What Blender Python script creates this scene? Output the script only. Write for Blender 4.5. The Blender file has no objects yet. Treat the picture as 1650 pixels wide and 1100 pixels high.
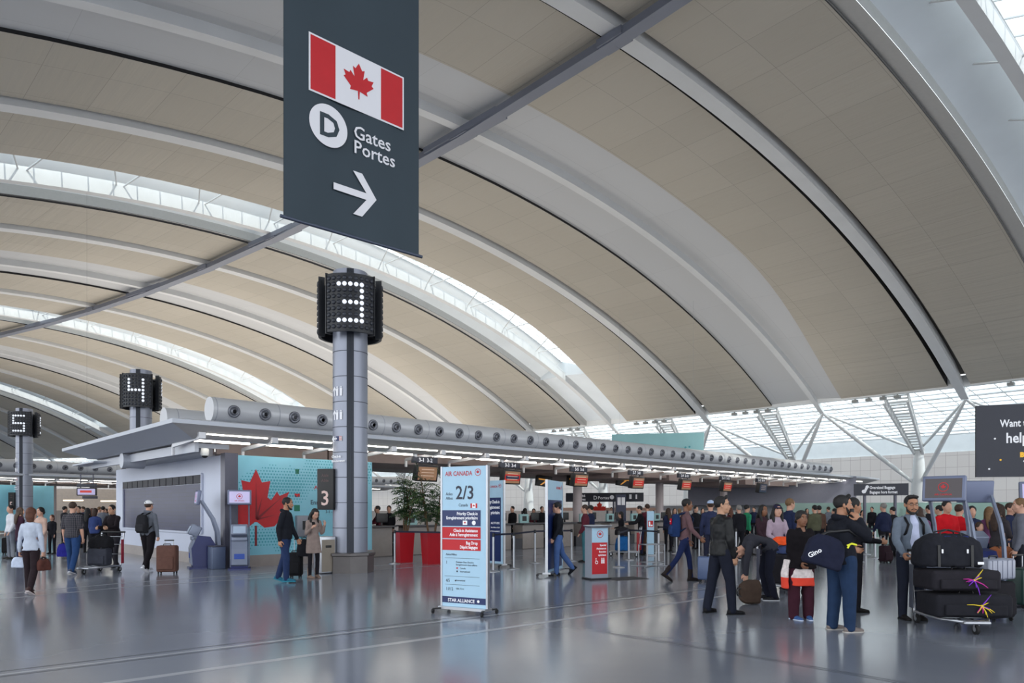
import bpy, bmesh, math, random
import numpy as np
from mathutils import Vector, Matrix, noise as mnoise

random.seed(7)
SC = bpy.context.scene
COL = SC.collection
PI = math.pi

# ------------------------------------------------------------------ camera
F = 1133.0            # focal length in pixels of the 1650 x 1100 frame
Y0 = 821.0            # row of the horizon
EYE = 1.6
cam_d = bpy.data.cameras.new('camera')
cam_d.sensor_width = 36.0
cam_d.lens = F / 1650.0 * 36.0
cam_d.shift_y = (Y0 - 550.0) / 1650.0
cam_d.clip_start = 0.1
cam_d.clip_end = 1000.0
cam = bpy.data.objects.new('camera', cam_d)
cam.location = (0, 0, EYE)
cam.rotation_euler = (PI / 2, 0, 0)
COL.objects.link(cam)
SC.camera = cam

# ------------------------------------------------------------------ light
world = bpy.data.worlds.new('world')
SC.world = world
world.use_nodes = True
wn = world.node_tree.nodes
wl = world.node_tree.links
bg = wn['Background']
WORLD_STRENGTH = 2.6
tc = wn.new('ShaderNodeTexCoord')
sx = wn.new('ShaderNodeSeparateXYZ')
rp_ = wn.new('ShaderNodeValToRGB')
wl.new(tc.outputs['Generated'], sx.inputs[0])
wl.new(sx.outputs['Z'], rp_.inputs[0])
rp_.color_ramp.elements[0].position = 0.0
rp_.color_ramp.elements[0].color = (0.95, 0.98, 1.0, 1)
rp_.color_ramp.elements[1].position = 0.6
rp_.color_ramp.elements[1].color = (0.84, 0.92, 1.0, 1)
wl.new(rp_.outputs[0], bg.inputs[0])
bg.inputs[1].default_value = WORLD_STRENGTH
sun_d = bpy.data.lights.new('sun', 'SUN')
sun_d.energy = 3.5
sun_d.angle = 0.01
sun_d.color = (1.0, 0.94, 0.84)
sun = bpy.data.objects.new('sun', sun_d)
sun.rotation_euler = Vector((-0.55, 0.55, -0.80)).to_track_quat('-Z', 'Y').to_euler()
COL.objects.link(sun)

SC.view_settings.view_transform = 'Standard'
SC.view_settings.look = 'None'
SC.view_settings.gamma = 1.0
SC.view_settings.use_curve_mapping = False
SC.view_settings.exposure = 0.0
SC.cycles.use_denoising = True
SC.cycles.max_bounces = 8
SC.cycles.diffuse_bounces = 5
SC.cycles.glossy_bounces = 3
SC.cycles.transparent_max_bounces = 12
SC.cycles.sample_clamp_indirect = 6.0

# ------------------------------------------------------------------ helpers: coordinates
def G(x, y):
    """floor point seen at a pixel of the photograph"""
    d = EYE * F / (y - Y0)
    return Vector(((x - 825.0) / F * d, d, 0.0))

def H(x, y, d):
    """point seen at a pixel, at depth d"""
    return Vector(((x - 825.0) / F * d, d, EYE + (Y0 - y) / F * d))

# the roof is laid out on circles about one far centre: r = radius, t = rib number
CX, CY, A0, DA = -155.717, -113.987, 0.7232, 0.04337
RP, RCROWN, ZC, RHO, RN = 212.944, 215.064, -65.086, 84.932, 254.635
RCOL, AC, DAC, HC = 201.072, 0.7172, 0.0875, 7.70

def pol(r, a, z=0.0):
    return Vector((CX + r * math.cos(a), CY + r * math.sin(a), z))

def zroof(r):
    return ZC + math.sqrt(max(RHO * RHO - (r - RCROWN) ** 2, 0.0))

def vault_over(p):
    return zroof(math.hypot(p.x - CX, p.y - CY)) + 0.3

def RT(r, t, z=0.0):
    return pol(r, A0 + DA * t, z)

# ------------------------------------------------------------------ helpers: colour and materials
def lin(c):
    out = []
    for v in c[:3]:
        v = v / 255.0
        out.append(v / 12.92 if v <= 0.04045 else ((v + 0.055) / 1.055) ** 2.4)
    return (*out, 1.0)

MATS = {}
def mat(name, c, rough=0.6, metal=0.0, emit=0.0, var=0.06, scale=6.0, bump=0.0, spec=None, coat=0.0, ecol=None):
    if name in MATS:
        return MATS[name]
    m = bpy.data.materials.new(name)
    m.use_nodes = True
    nt = m.node_tree
    b = nt.nodes['Principled BSDF']
    col = lin(c)
    b.inputs['Base Color'].default_value = col
    b.inputs['Roughness'].default_value = rough
    b.inputs['Metallic'].default_value = metal
    if spec is not None:
        b.inputs['Specular IOR Level'].default_value = spec
    if coat:
        b.inputs['Coat Weight'].default_value = coat
        b.inputs['Coat Roughness'].default_value = 0.1
    if var > 0:
        t = nt.nodes.new('ShaderNodeTexCoord')
        n = nt.nodes.new('ShaderNodeTexNoise')
        n.inputs['Scale'].default_value = scale
        n.inputs['Detail'].default_value = 4
        nt.links.new(t.outputs['Object'], n.inputs['Vector'])
        r = nt.nodes.new('ShaderNodeValToRGB')
        r.color_ramp.elements[0].position = 0.3
        r.color_ramp.elements[1].position = 0.7
        r.color_ramp.elements[0].color = tuple(v * (1 - var) for v in col[:3]) + (1,)
        r.color_ramp.elements[1].color = tuple(min(1, v * (1 + var)) for v in col[:3]) + (1,)
        nt.links.new(n.outputs['Fac'], r.inputs[0])
        nt.links.new(r.outputs[0], b.inputs['Base Color'])
        if bump:
            bp = nt.nodes.new('ShaderNodeBump')
            bp.inputs['Strength'].default_value = bump
            bp.inputs['Distance'].default_value = 0.02
            nt.links.new(n.outputs['Fac'], bp.inputs['Height'])
            nt.links.new(bp.outputs[0], b.inputs['Normal'])
    if emit > 0:
        b.inputs['Emission Color'].default_value = lin(ecol) if ecol else col
        b.inputs['Emission Strength'].default_value = emit
    MATS[name] = m
    return m

def cloth(c, rough=0.9, var=0.12):
    k = 'cloth_%02x%02x%02x' % tuple(int(v) for v in c)
    return mat(k, c, rough, var=var, scale=9.0, bump=0.35, spec=0.2)

def nodes_of(m):
    return m.node_tree.nodes, m.node_tree.links, m.node_tree.nodes['Principled BSDF']

def brick_mat(name, c1, c2, cm, w, h, mortar, rough=0.7, offset=0.0, wave=0.0, squash=1.0):
    """panel joints laid out in the UV map, whose unit is the metre"""
    m = mat(name, c1, rough, var=0.0)
    n, l, b = nodes_of(m)
    uv = n.new('ShaderNodeUVMap')
    br = n.new('ShaderNodeTexBrick')
    br.offset = offset
    br.squash = squash
    br.inputs['Scale'].default_value = 1.0
    br.inputs['Brick Width'].default_value = w
    br.inputs['Row Height'].default_value = h
    br.inputs['Mortar Size'].default_value = mortar
    br.inputs['Mortar Smooth'].default_value = 0.3
    br.inputs['Bias'].default_value = 0.0
    br.inputs['Color1'].default_value = lin(c1)
    br.inputs['Color2'].default_value = lin(c2)
    br.inputs['Mortar'].default_value = lin(cm)
    l.new(uv.outputs[0], br.inputs['Vector'])
    l.new(br.outputs['Color'], b.inputs['Base Color'])
    if wave:
        mp = n.new('ShaderNodeMapping')
        mp.inputs['Scale'].default_value = (0.12, 1.6, 1)
        ns = n.new('ShaderNodeTexNoise')
        ns.inputs['Scale'].default_value = 1.3
        ns.inputs['Detail'].default_value = 3
        l.new(uv.outputs[0], mp.inputs[0])
        l.new(mp.outputs[0], ns.inputs['Vector'])
        bp = n.new('ShaderNodeBump')
        bp.inputs['Strength'].default_value = wave
        bp.inputs['Distance'].default_value = 0.25
        l.new(ns.outputs['Fac'], bp.inputs['Height'])
        l.new(bp.outputs[0], b.inputs['Normal'])
    return m

def glass_mat(name, c, clear=0.8, rough=0.05):
    if name in MATS:
        return MATS[name]
    m = bpy.data.materials.new(name)
    m.use_nodes = True
    n, l = m.node_tree.nodes, m.node_tree.links
    out = n['Material Output']
    b = n['Principled BSDF']
    b.inputs['Base Color'].default_value = lin(c)
    b.inputs['Roughness'].default_value = rough
    tr = n.new('ShaderNodeBsdfTransparent')
    tr.inputs[0].default_value = lin(c)
    mx = n.new('ShaderNodeMixShader')
    mx.inputs[0].default_value = 1 - clear
    l.new(tr.outputs[0], mx.inputs[1])
    l.new(b.outputs[0], mx.inputs[2])
    l.new(mx.outputs[0], out.inputs[0])
    MATS[name] = m
    return m

# ------------------------------------------------------------------ helpers: meshes
class MB:
    """collects shapes and links them as ONE mesh object"""
    def __init__(self):
        self.v = []; self.f = []; self.m = []; self.s = []; self.uv = {}
    def add(self, verts, faces, mi=0, smooth=False, M=None, uvs=None):
        k = len(self.v)
        if M is not None:
            verts = [M @ Vector(p) for p in verts]
        self.v += [tuple(p) for p in verts]
        for j, fc in enumerate(faces):
            if uvs is not None:
                self.uv[len(self.f)] = uvs[j]
            self.f.append(tuple(i + k for i in fc))
            self.m.append(mi); self.s.append(smooth)
        return self
    def box(self, c, s, mi=0, M=None, rz=0.0, rx=0.0, ry=0.0, taper=1.0):
        x, y, z = s[0] / 2, s[1] / 2, s[2] / 2
        vs = [(-x, -y, -z), (x, -y, -z), (x, y, -z), (-x, y, -z),
              (-x * taper, -y * taper, z), (x * taper, -y * taper, z), (x * taper, y * taper, z), (-x * taper, y * taper, z)]
        fs = [(0, 3, 2, 1), (4, 5, 6, 7), (0, 1, 5, 4), (1, 2, 6, 5), (2, 3, 7, 6), (3, 0, 4, 7)]
        T = Matrix.Translation(Vector(c)) @ Matrix.Rotation(rz, 4, 'Z') @ Matrix.Rotation(ry, 4, 'Y') @ Matrix.Rotation(rx, 4, 'X')
        if M is not None:
            T = M @ T
        return self.add(vs, fs, mi, False, T)
    def rbox(self, c, s, r=0.02, mi=0, M=None, rz=0.0, rx=0.0, ry=0.0, seg=3):
        """box with rounded vertical edges and softened rims"""
        x, y, z = s[0] / 2, s[1] / 2, s[2] / 2
        r = min(r, x * .98, y * .98, z * .98)
        def ring(rr, inset, zz):
            o = []
            for cx, cy, a in ((x, y, 0), (-x, y, 90), (-x, -y, 180), (x, -y, 270)):
                sx_, sy_ = (1 if cx > 0 else -1), (1 if cy > 0 else -1)
                for k in range(seg + 1):
                    th = math.radians(a + 90 * k / seg)
                    o.append((cx - sx_ * r + (r - inset) * math.cos(th), cy - sy_ * r + (r - inset) * math.sin(th), zz))
            return o
        rings = []
        for k in range(seg + 1):
            th = PI / 2 * k / seg
            rings.append(ring(r, r * (1 - math.sin(th)) * .999, -z + r * (1 - math.cos(th))))
        for k in range(seg, -1, -1):
            th = PI / 2 * k / seg
            rings.append(ring(r, r * (1 - math.sin(th)) * .999, z - r * (1 - math.cos(th))))
        n = len(rings[0])
        vs = [p for q in rings for p in q]
        fs = []
        for i in range(len(rings) - 1):
            for j in range(n):
                fs.append((i * n + j, i * n + (j + 1) % n, (i + 1) * n + (j + 1) % n, (i + 1) * n + j))
        fs.append(tuple(range(n - 1, -1, -1)))
        fs.append(tuple((len(rings) - 1) * n + j for j in range(n)))
        T = Matrix.Translation(Vector(c)) @ Matrix.Rotation(rz, 4, 'Z') @ Matrix.Rotation(ry, 4, 'Y') @ Matrix.Rotation(rx, 4, 'X')
        if M is not None:
            T = M @ T
        return self.add(vs, fs, mi, True, T)
    def tube(self, pts, r, mi=0, n=8, M=None, closed=False, smooth=True, caps=True):
        pts = [Vector(p) for p in pts]
        rs = r if isinstance(r, (list, tuple)) else [r] * len(pts)
        vs = []; fs = []
        N = len(pts)
        ref = None
        for i, p in enumerate(pts):
            if closed:
                t = pts[(i + 1) % N] - pts[i - 1]
            else:
                t = pts[min(i + 1, N - 1)] - pts[max(i - 1, 0)]
            t.normalize()
            if ref is None:
                ref = Vector((0, 0, 1)) if abs(t.z) < 0.9 else Vector((1, 0, 0))
            a = t.cross(ref)
            if a.length < 1e-4:
                a = t.orthogonal()
            a.normalize()
            b = a.cross(t); b.normalize()
            ref = b
            for k in range(n):
                th = 2 * PI * k / n
                vs.append(p + (a * math.cos(th) + b * math.sin(th)) * rs[i])
        m_ = N if closed else N - 1
        for i in range(m_):
            for k in range(n):
                i2 = (i + 1) % N
                fs.append((i * n + k, i2 * n + k, i2 * n + (k + 1) % n, i * n + (k + 1) % n))
        self.add(vs, fs, mi, smooth, M)
        if not closed and caps:
            self.add([vs[k] for k in range(n)], [tuple(range(n))], mi, False, M)
            self.add([vs[(N - 1) * n + k] for k in range(n)], [tuple(range(n - 1, -1, -1))], mi, False, M)
        return self
    def beam(self, a, b, w, h, mi=0, M=None, up=(0, 0, 1)):
        """rectangular bar between two points, w across, h along up"""
        a = Vector(a); b = Vector(b)
        t = (b - a).normalized()
        s = t.cross(Vector(up))
        if s.length < 1e-4:
            s = Vector((1, 0, 0))
        s.normalize()
        q = s.cross(t)
        vs = []
        for p in (a, b):
            for i, j in ((-1, -1), (1, -1), (1, 1), (-1, 1)):
                vs.append(p + s * (i * w / 2) + q * (j * h / 2))
        fs = [(0, 1, 2, 3), (7, 6, 5, 4), (0, 4, 5, 1), (1, 5, 6, 2), (2, 6, 7, 3), (3, 7, 4, 0)]
        return self.add(vs, fs, mi, False, M)
    def lathe(self, prof, mi=0, n=20, M=None, smooth=True):
        vs = []; fs = []
        for r, z in prof:
            for k in range(n):
                th = 2 * PI * k / n
                vs.append((r * math.cos(th), r * math.sin(th), z))
        for i in range(len(prof) - 1):
            for k in range(n):
                fs.append((i * n + k, i * n + (k + 1) % n, (i + 1) * n + (k + 1) % n, (i + 1) * n + k))
        self.add(vs, fs, mi, smooth, M)
        for i, rev in ((0, True), (len(prof) - 1, False)):
            if prof[i][0] > 1e-5:
                ids = [vs[i * n + k] for k in range(n)]
                self.add(ids, [tuple(range(n - 1, -1, -1)) if rev else tuple(range(n))], mi, False, M)
        return self
    def prism(self, poly, z0, z1, mi=0, M=None, smooth=False):
        """polygon in xy drawn up from z0 to z1"""
        n = len(poly)
        ar = sum(poly[i][0] * poly[(i + 1) % n][1] - poly[(i + 1) % n][0] * poly[i][1] for i in range(n))
        if ar < 0:
            poly = poly[::-1]
        vs = [(p[0], p[1], z0) for p in poly] + [(p[0], p[1], z1) for p in poly]
        fs = [tuple(range(n - 1, -1, -1)), tuple(range(n, 2 * n))]
        self.add(vs, fs, mi, False, M)
        k = [(i, (i + 1) % n, n + (i + 1) % n, n + i) for i in range(n)]
        self.add(vs, k, mi, smooth, M)
        return self
    def ball(self, c, r, mi=0, n=12, M=None, s=(1, 1, 1)):
        prof = [(math.sin(PI * i / (n // 2)) * r, -math.cos(PI * i / (n // 2)) * r) for i in range(n // 2 + 1)]
        T = Matrix.Translation(Vector(c)) @ Matrix.Diagonal((*s, 1))
        if M is not None:
            T = M @ T
        return self.lathe(prof, mi, n, T)
    def grid(self, P, mi=0, smooth=True, UV=None, flip=False):
        """P[i][j] grid of points"""
        ni, nj = len(P), len(P[0])
        vs = [p for row in P for p in row]
        fs = []; uvs = [] if UV else None
        for i in range(ni - 1):
            for j in range(nj - 1):
                q = [(i, j), (i + 1, j), (i + 1, j + 1), (i, j + 1)]
                if flip:
                    q = q[::-1]
                fs.append(tuple(a * nj + b for a, b in q))
                if UV:
                    uvs.append([UV[a][b] for a, b in q])
        return self.add(vs, fs, mi, smooth, None, uvs)
    def mesh(self, name, mats):
        me = bpy.data.meshes.new(name)
        me.from_pydata(self.v, [], self.f)
        for m in (mats if isinstance(mats, (list, tuple)) else [mats]):
            me.materials.append(m)
        me.polygons.foreach_set('material_index', self.m)
        me.polygons.foreach_set('use_smooth', self.s)
        if self.uv:
            ul = me.uv_layers.new(name='UVMap')
            for fi, uvs in self.uv.items():
                p = me.polygons[fi]
                for li, q in zip(p.loop_indices, uvs):
                    ul.data[li].uv = q
        me.update()
        return me
    def build(self, name, mats, parent=None, loc=None, rz=None):
        o = bpy.data.objects.new(name, self.mesh(name, mats))
        COL.objects.link(o)
        if parent is not None:
            o.parent = parent
        if loc is not None:
            o.location = loc
        if rz is not None:
            o.rotation_euler = (0, 0, rz)
        return o

def tag(o, label=None, cat=None, group=None, kind=None):
    if label: o['label'] = label
    if cat: o['category'] = cat
    if group: o['group'] = group
    if kind: o['kind'] = kind
    return o

def thing(name, label, cat, loc=(0, 0, 0), rz=0.0, group=None):
    o = bpy.data.objects.new(name, None)
    o.empty_display_size = 0.2
    COL.objects.link(o)
    o.location = loc
    o.rotation_euler = (0, 0, rz)
    return tag(o, label, cat, group)

def struct(mb, name, mats):
    o = mb.build(name, mats)
    o['kind'] = 'structure'
    return o

KIDS = {}
def copy_tree(o, parent=None, mats=None):
    c = o.copy()
    COL.objects.link(c)
    if parent is not None:
        c.parent = parent
    if mats and o.type == 'MESH':
        key = o.name.split('.')[0]
        if key in mats:
            for s in c.material_slots:
                s.link = 'OBJECT'
                s.material = mats[key]
    for ch in children(o):
        copy_tree(ch, c, mats)
    return c

def children(o):
    return [x for x in bpy.data.objects if x.parent == o]

def frame(o, right, up=(0, 0, 1)):
    """matrix whose x runs right, y up, z towards the reader"""
    x = Vector(right).normalized(); y = Vector(up).normalized()
    z = x.cross(y).normalized()
    y = z.cross(x)
    M = Matrix((x, y, z)).transposed().to_4x4()
    M.translation = Vector(o)
    return M

def text_geo(mb, s, size, x, y, z=0.0, mi=0, M=None, align='LEFT', bold=0.0, depth=0.002, sx_=1.0):
    """adds lettering, lower left at (x, y) of the plane of M"""
    cu = bpy.data.curves.new('lettering', 'FONT')
    cu.body = s
    cu.size = size
    cu.align_x = align
    cu.offset = bold
    cu.extrude = depth / 2
    cu.resolution_u = 2
    ob = bpy.data.objects.new('lettering', cu)
    COL.objects.link(ob)
    dg = bpy.context.evaluated_depsgraph_get()
    me = bpy.data.meshes.new_from_object(ob.evaluated_get(dg))
    vs = [(v.co.x * sx_ + x, v.co.y + y, v.co.z + z + depth / 2) for v in me.vertices]
    fs = [tuple(p.vertices) for p in me.polygons]
    mb.add(vs, fs, mi, False, M)
    COL.objects.unlink(ob)
    bpy.data.objects.remove(ob)
    bpy.data.curves.remove(cu)
    bpy.data.meshes.remove(me)
    return mb

LEAF = [(0, 1.0), (.10, .80), (.28, .88), (.20, .45), (.42, .62), (.47, .52), (.72, .58), (.64, .38), (.70, .30), (.36, .02), (.40, -.10), (.06, -.06), (.03, -.06), (.03, -.42)]
LEAF = [(0, 1.0), (.17, .72), (.30, .78), (.22, .34), (.42, .54), (.48, .42), (.76, .46), (.66, .24), (.76, .16), (.40, -.16), (.45, -.32), (.05, -.25), (.03, -.62)]
LEAF_POLY = LEAF + [(-x, y) for x, y in reversed(LEAF[1:])]
def leaf(mb, cx, cy, s, mi=0, M=None, z=0.0, depth=0.003, half=None):
    pts = LEAF_POLY
    # star shaped about (0, .1): fan keeps the notches
    c = (cx, cy + .05 * s, z + depth)
    vs = [c] + [(cx + x * s, cy + y * s, z + depth) for x, y in pts]
    n = len(pts)
    # split the outline into convex-ish wedges round the centre line
    import mathutils
    tri = mathutils.geometry.tessellate_polygon([[Vector((x, y, 0)) for x, y in pts]])
    vs = [(cx + x * s, cy + y * s, z + depth) for x, y in pts]
    fs = []
    for a, b, c_ in tri:
        p, q, r = pts[a], pts[b], pts[c_]
        cr = (q[0] - p[0]) * (r[1] - p[1]) - (q[1] - p[1]) * (r[0] - p[0])
        fs.append((a, b, c_) if cr > 0 else (a, c_, b))
    mb.add(vs, fs, mi, False, M)
    return mb

def flat(mb, poly, z, mi=0, M=None, depth=0.002):
    mb.prism(poly, z, z + depth, mi, M)
    return mb

def rect(mb, x0, y0, x1, y1, z, mi=0, M=None, depth=0.002):
    return mb.prism([(x0, y0), (x1, y0), (x1, y1), (x0, y1)], z, z + depth, mi, M)

def disc(mb, cx, cy, r, z, mi=0, M=None, n=24, depth=0.002, r2=0.0):
    if r2 <= 0:
        return mb.prism([(cx + r * math.cos(2 * PI * k / n), cy + r * math.sin(2 * PI * k / n)) for k in range(n)], z, z + depth, mi, M)
    vs = []; fs = []
    for k in range(n):
        th = 2 * PI * k / n
        for rr in (r, r2):
            vs.append((cx + rr * math.cos(th), cy + rr * math.sin(th), z + depth))
    for k in range(n):
        a = 2 * k; b = 2 * ((k + 1) % n)
        fs.append((a, b, b + 1, a + 1))
    return mb.add(vs, fs, mi, False, M)

def roundel(mb, cx, cy, r, z, mi, M=None):
    """maple leaf inside an open ring"""
    disc(mb, cx, cy, r, z, mi, M, 28, 0.002, r * .84)
    leaf(mb, cx, cy - r * .06, r * .68, mi, M, z)
    return mb

# ------------------------------------------------------------------ common materials
M_TAN = brick_mat('ceiling_panel_tan', (180, 173, 160), (175, 168, 155), (148, 141, 131), 2.9, 2.3, 0.012, 0.75, wave=0.35)
M_GREY = brick_mat('ceiling_panel_grey', (190, 191, 192), (187, 188, 189), (170, 171, 172), 4.0, 6.0, 0.01, 0.7)
M_RIB = mat('rib_paint', (205, 206, 206), 0.5, scale=1.0, var=0.03)
M_SHADOWGAP = mat('shadow_gap_dark', (30, 30, 32), 0.9, var=0)
M_DECK = mat('roof_deck', (120, 118, 114), 0.9, var=0.05, scale=0.5)
M_PURLIN = mat('purlin_grey', (118, 122, 134), 0.45, 0.2, var=0.03, scale=1.0)
M_WHITE = mat('white_paint', (226, 228, 228), 0.5, var=0.03, scale=1.5)
M_PALE = mat('skylight_panel', (222, 228, 232), 0.35, var=0.04, scale=0.4)
M_STEEL = mat('brushed_steel', (178, 180, 186), 0.35, 0.9, var=0.04)
M_CHROME = mat('chrome', (200, 200, 205), 0.15, 1.0, var=0)
M_BLACK = mat('black_plastic', (24, 24, 27), 0.45, var=0.05)
M_RUBBER = mat('black_rubber', (20, 20, 21), 0.8, var=0.05)
M_TEXTW = mat('lettering_white', (235, 235, 240), 0.6, var=0, emit=0.12)
M_GLASS = glass_mat('roof_glass', (240, 248, 250), 0.82)
M_GLASSG = glass_mat('green_glass', (196, 222, 214), 0.55, 0.1)
M_RED = mat('signal_red', (190, 22, 34), 0.5, var=0.03)
M_NAVY = mat('navy_panel', (22, 40, 92), 0.4, var=0.05)
M_SKYBLUE = mat('pale_blue_panel', (170, 204, 226), 0.45, var=0.02)
# ================================================================== the setting
# floor
mfl = mat('polished_floor', (104, 110, 124), 0.22, var=0, spec=0.75)
n, l, b = nodes_of(mfl)
t_ = n.new('ShaderNodeTexCoord')
n1 = n.new('ShaderNodeTexNoise'); n1.inputs['Scale'].default_value = 0.35; n1.inputs['Detail'].default_value = 5
n2 = n.new('ShaderNodeTexNoise'); n2.inputs['Scale'].default_value = 260.0; n2.inputs['Detail'].default_value = 2
l.new(t_.outputs['Object'], n1.inputs['Vector']); l.new(t_.outputs['Object'], n2.inputs['Vector'])
r1 = n.new('ShaderNodeValToRGB')
r1.color_ramp.elements[0].position = .3; r1.color_ramp.elements[1].position = .75
r1.color_ramp.elements[0].color = lin((118, 123, 136)); r1.color_ramp.elements[1].color = lin((136, 140, 150))
l.new(n1.outputs['Fac'], r1.inputs[0])
mx = n.new('ShaderNodeMixRGB'); mx.blend_type = 'MULTIPLY'; mx.inputs[0].default_value = 0.12
l.new(r1.outputs[0], mx.inputs[1]); l.new(n2.outputs['Color'], mx.inputs[2])
l.new(mx.outputs[0], b.inputs['Base Color'])
r2 = n.new('ShaderNodeMapRange'); r2.inputs[3].default_value = 0.10; r2.inputs[4].default_value = 0.22
l.new(n1.outputs['Fac'], r2.inputs[0]); l.new(r2.outputs[0], b.inputs['Roughness'])
struct(MB().grid([[(-190, -130, 0), (-190, 300, 0)], [(170, -130, 0), (170, 300, 0)]], flip=True), 'floor', mfl)

# inlaid floor strips, 1 mm proud
M_INLAY = mat('inlay_strip', (166, 168, 174), 0.25, var=0.05)
M_INLAYD = mat('inlay_joint', (60, 64, 74), 0.4, var=0)
def strip(name, pts, w, m, z=0.0012):
    P = []
    for i, p in enumerate(pts):
        d = (pts[min(i + 1, len(pts) - 1)] - pts[max(i - 1, 0)]).normalized()
        s = Vector((-d.y, d.x, 0)) * (w / 2)
        P.append([Vector((p.x, p.y, z)) + s, Vector((p.x, p.y, z)) - s])
    struct(MB().grid(P, smooth=False, flip=False), name, m)
def ext(pts, a, b):
    d0 = (pts[0] - pts[1]).normalized(); d1 = (pts[-1] - pts[-2]).normalized()
    return [pts[0] + d0 * a] + pts + [pts[-1] + d1 * b]
s1 = ext([G(0, 1087), G(412, 1036.5), G(825, 987), G(1145, 947)], 4, 1.0)
s2 = ext([G(180, 1100), G(500, 1055), G(825, 1010), G(1145, 963)], 4, 0.6)
s3 = ext([G(0, 965), G(200, 946), G(635, 916)], 8, 10)
s4 = ext([G(0, 957), G(200, 939), G(635, 909)], 8, 10)
strip('trim_1', s1, 0.07, M_INLAY)
strip('trim_2', s2, 0.115, M_INLAY)
strip('trim_3', s3, 0.10, M_INLAY)
strip('trim_4', s4, 0.10, M_INLAY)
def off(pts, d):
    q = (pts[-1] - pts[0]).normalized(); s = Vector((-q.y, q.x, 0)) * d
    return [p + s for p in pts]
strip('trim_5', off(s1, 0.17), 0.022, M_INLAYD)
strip('trim_6', off(s1, -0.10), 0.022, M_INLAYD)
s7 = [G(975, 1020), G(1150, 1048), G(1425, 1096), G(1700, 1150)]
strip('trim_7', s7, 0.015, M_INLAYD)
strip('trim_8', off(s7, 0.07), 0.015, M_INLAYD)

# ---- roof
R_IN, R_OUT = 183.0, RN - 1.6
T0, T1 = -4, 21
def rlist(a, b, step=2.0):
    k = max(2, int(math.ceil((b - a) / step)))
    return [a + (b - a) * i / k for i in range(k + 1)]
def arc_len(r):
    return RHO * math.asin(max(-1, min(1, (r - RCROWN) / RHO)))
def band(mb, r0, r1, ta, tb, dz, mi=0, flip=True, nt=3, dzb=None, step=2.0):
    """strip of the vault between two rib numbers (numbers or functions of r); dz = height over the ribs' underside"""
    rs = rlist(r0, r1, step)
    P = []; U = []
    for r in rs:
        a_ = ta(r) if callable(ta) else ta
        b_ = tb(r) if callable(tb) else tb
        row = []; ur = []
        for k in range(nt + 1):
            f = k / nt
            t = a_ + (b_ - a_) * f
            z = zroof(r) + (dz if dzb is None else dz + (dzb - dz) * f)
            row.append(RT(r, t, z))
            ur.append((t * DA * RP, arc_len(r)))
        P.append(row); U.append(ur)
    mb.grid(P, mi, True, U, flip)
    return mb
def wall_between(mb, r0, r1, t, za, zb, mi=0, flip=False, step=2.0):
    rs = rlist(r0, r1, step)
    P = [[RT(r, t(r) if callable(t) else t, zroof(r) + za), RT(r, t(r) if callable(t) else t, zroof(r) + zb)] for r in rs]
    U = [[(0, arc_len(r)), (1, arc_len(r))] for r in rs]
    mb.grid(P, mi, True, U, flip)
    return mb
RGL0, RGL1 = R_IN, RN - 10.0        # skylight glazing runs between these radii
def smooth01(x):
    x = max(0, min(1, x)); return x * x * (3 - 2 * x)
roof = MB()
M_LIST = [M_TAN, M_GREY, M_SHADOWGAP, M_DECK, M_PALE, M_RIB]
W = 0.36
for i in range(T0, T1):
    # tan field between rib i and rib i+1: one is a slot rib (even), the other a wide band (odd)
    if i % 2 == 0:
        ta, tb = i + 0.07, (lambda r, i=i: i + 1 - W + 0.16 * smooth01((r - 232) / 22))
    else:
        ta, tb = (lambda r, i=i: i + W), i + 1 - 0.07
    fa = ta if callable(ta) else (lambda r, v=ta: v)
    fb = tb if callable(tb) else (lambda r, v=tb: v)
    band(roof, R_IN, R_OUT, ta, tb, 0.18, 0, nt=4)
    # shadow gap put in as dark colour on the edge that faces the hall's near end, thin lip on the other
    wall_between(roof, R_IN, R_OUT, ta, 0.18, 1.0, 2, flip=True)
    wall_between(roof, R_IN, R_OUT, tb, 0.18, 1.0, 0, flip=False)
for i in range(T0, T1 + 1):
    if i % 2 == 0:
        band(roof, R_IN, R_OUT, i - 0.1, i + 0.1, .98, 3, nt=1)
    elif (i - 3) % 4 != 0:
        # type B: grey dished band, rib in the middle
        fa = (lambda r, i=i: i - W - 0.01 + 0.16 * smooth01((r - 232) / 22))
        band(roof, R_IN, R_OUT, fa, i - 0.03, 0.22, 1, nt=2, dzb=0.4)
        band(roof, R_IN, R_OUT, i - 0.03, i + W + 0.0, 0.4, 1, nt=2, dzb=0.33)
struct(roof, 'ceiling', M_LIST)

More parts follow.
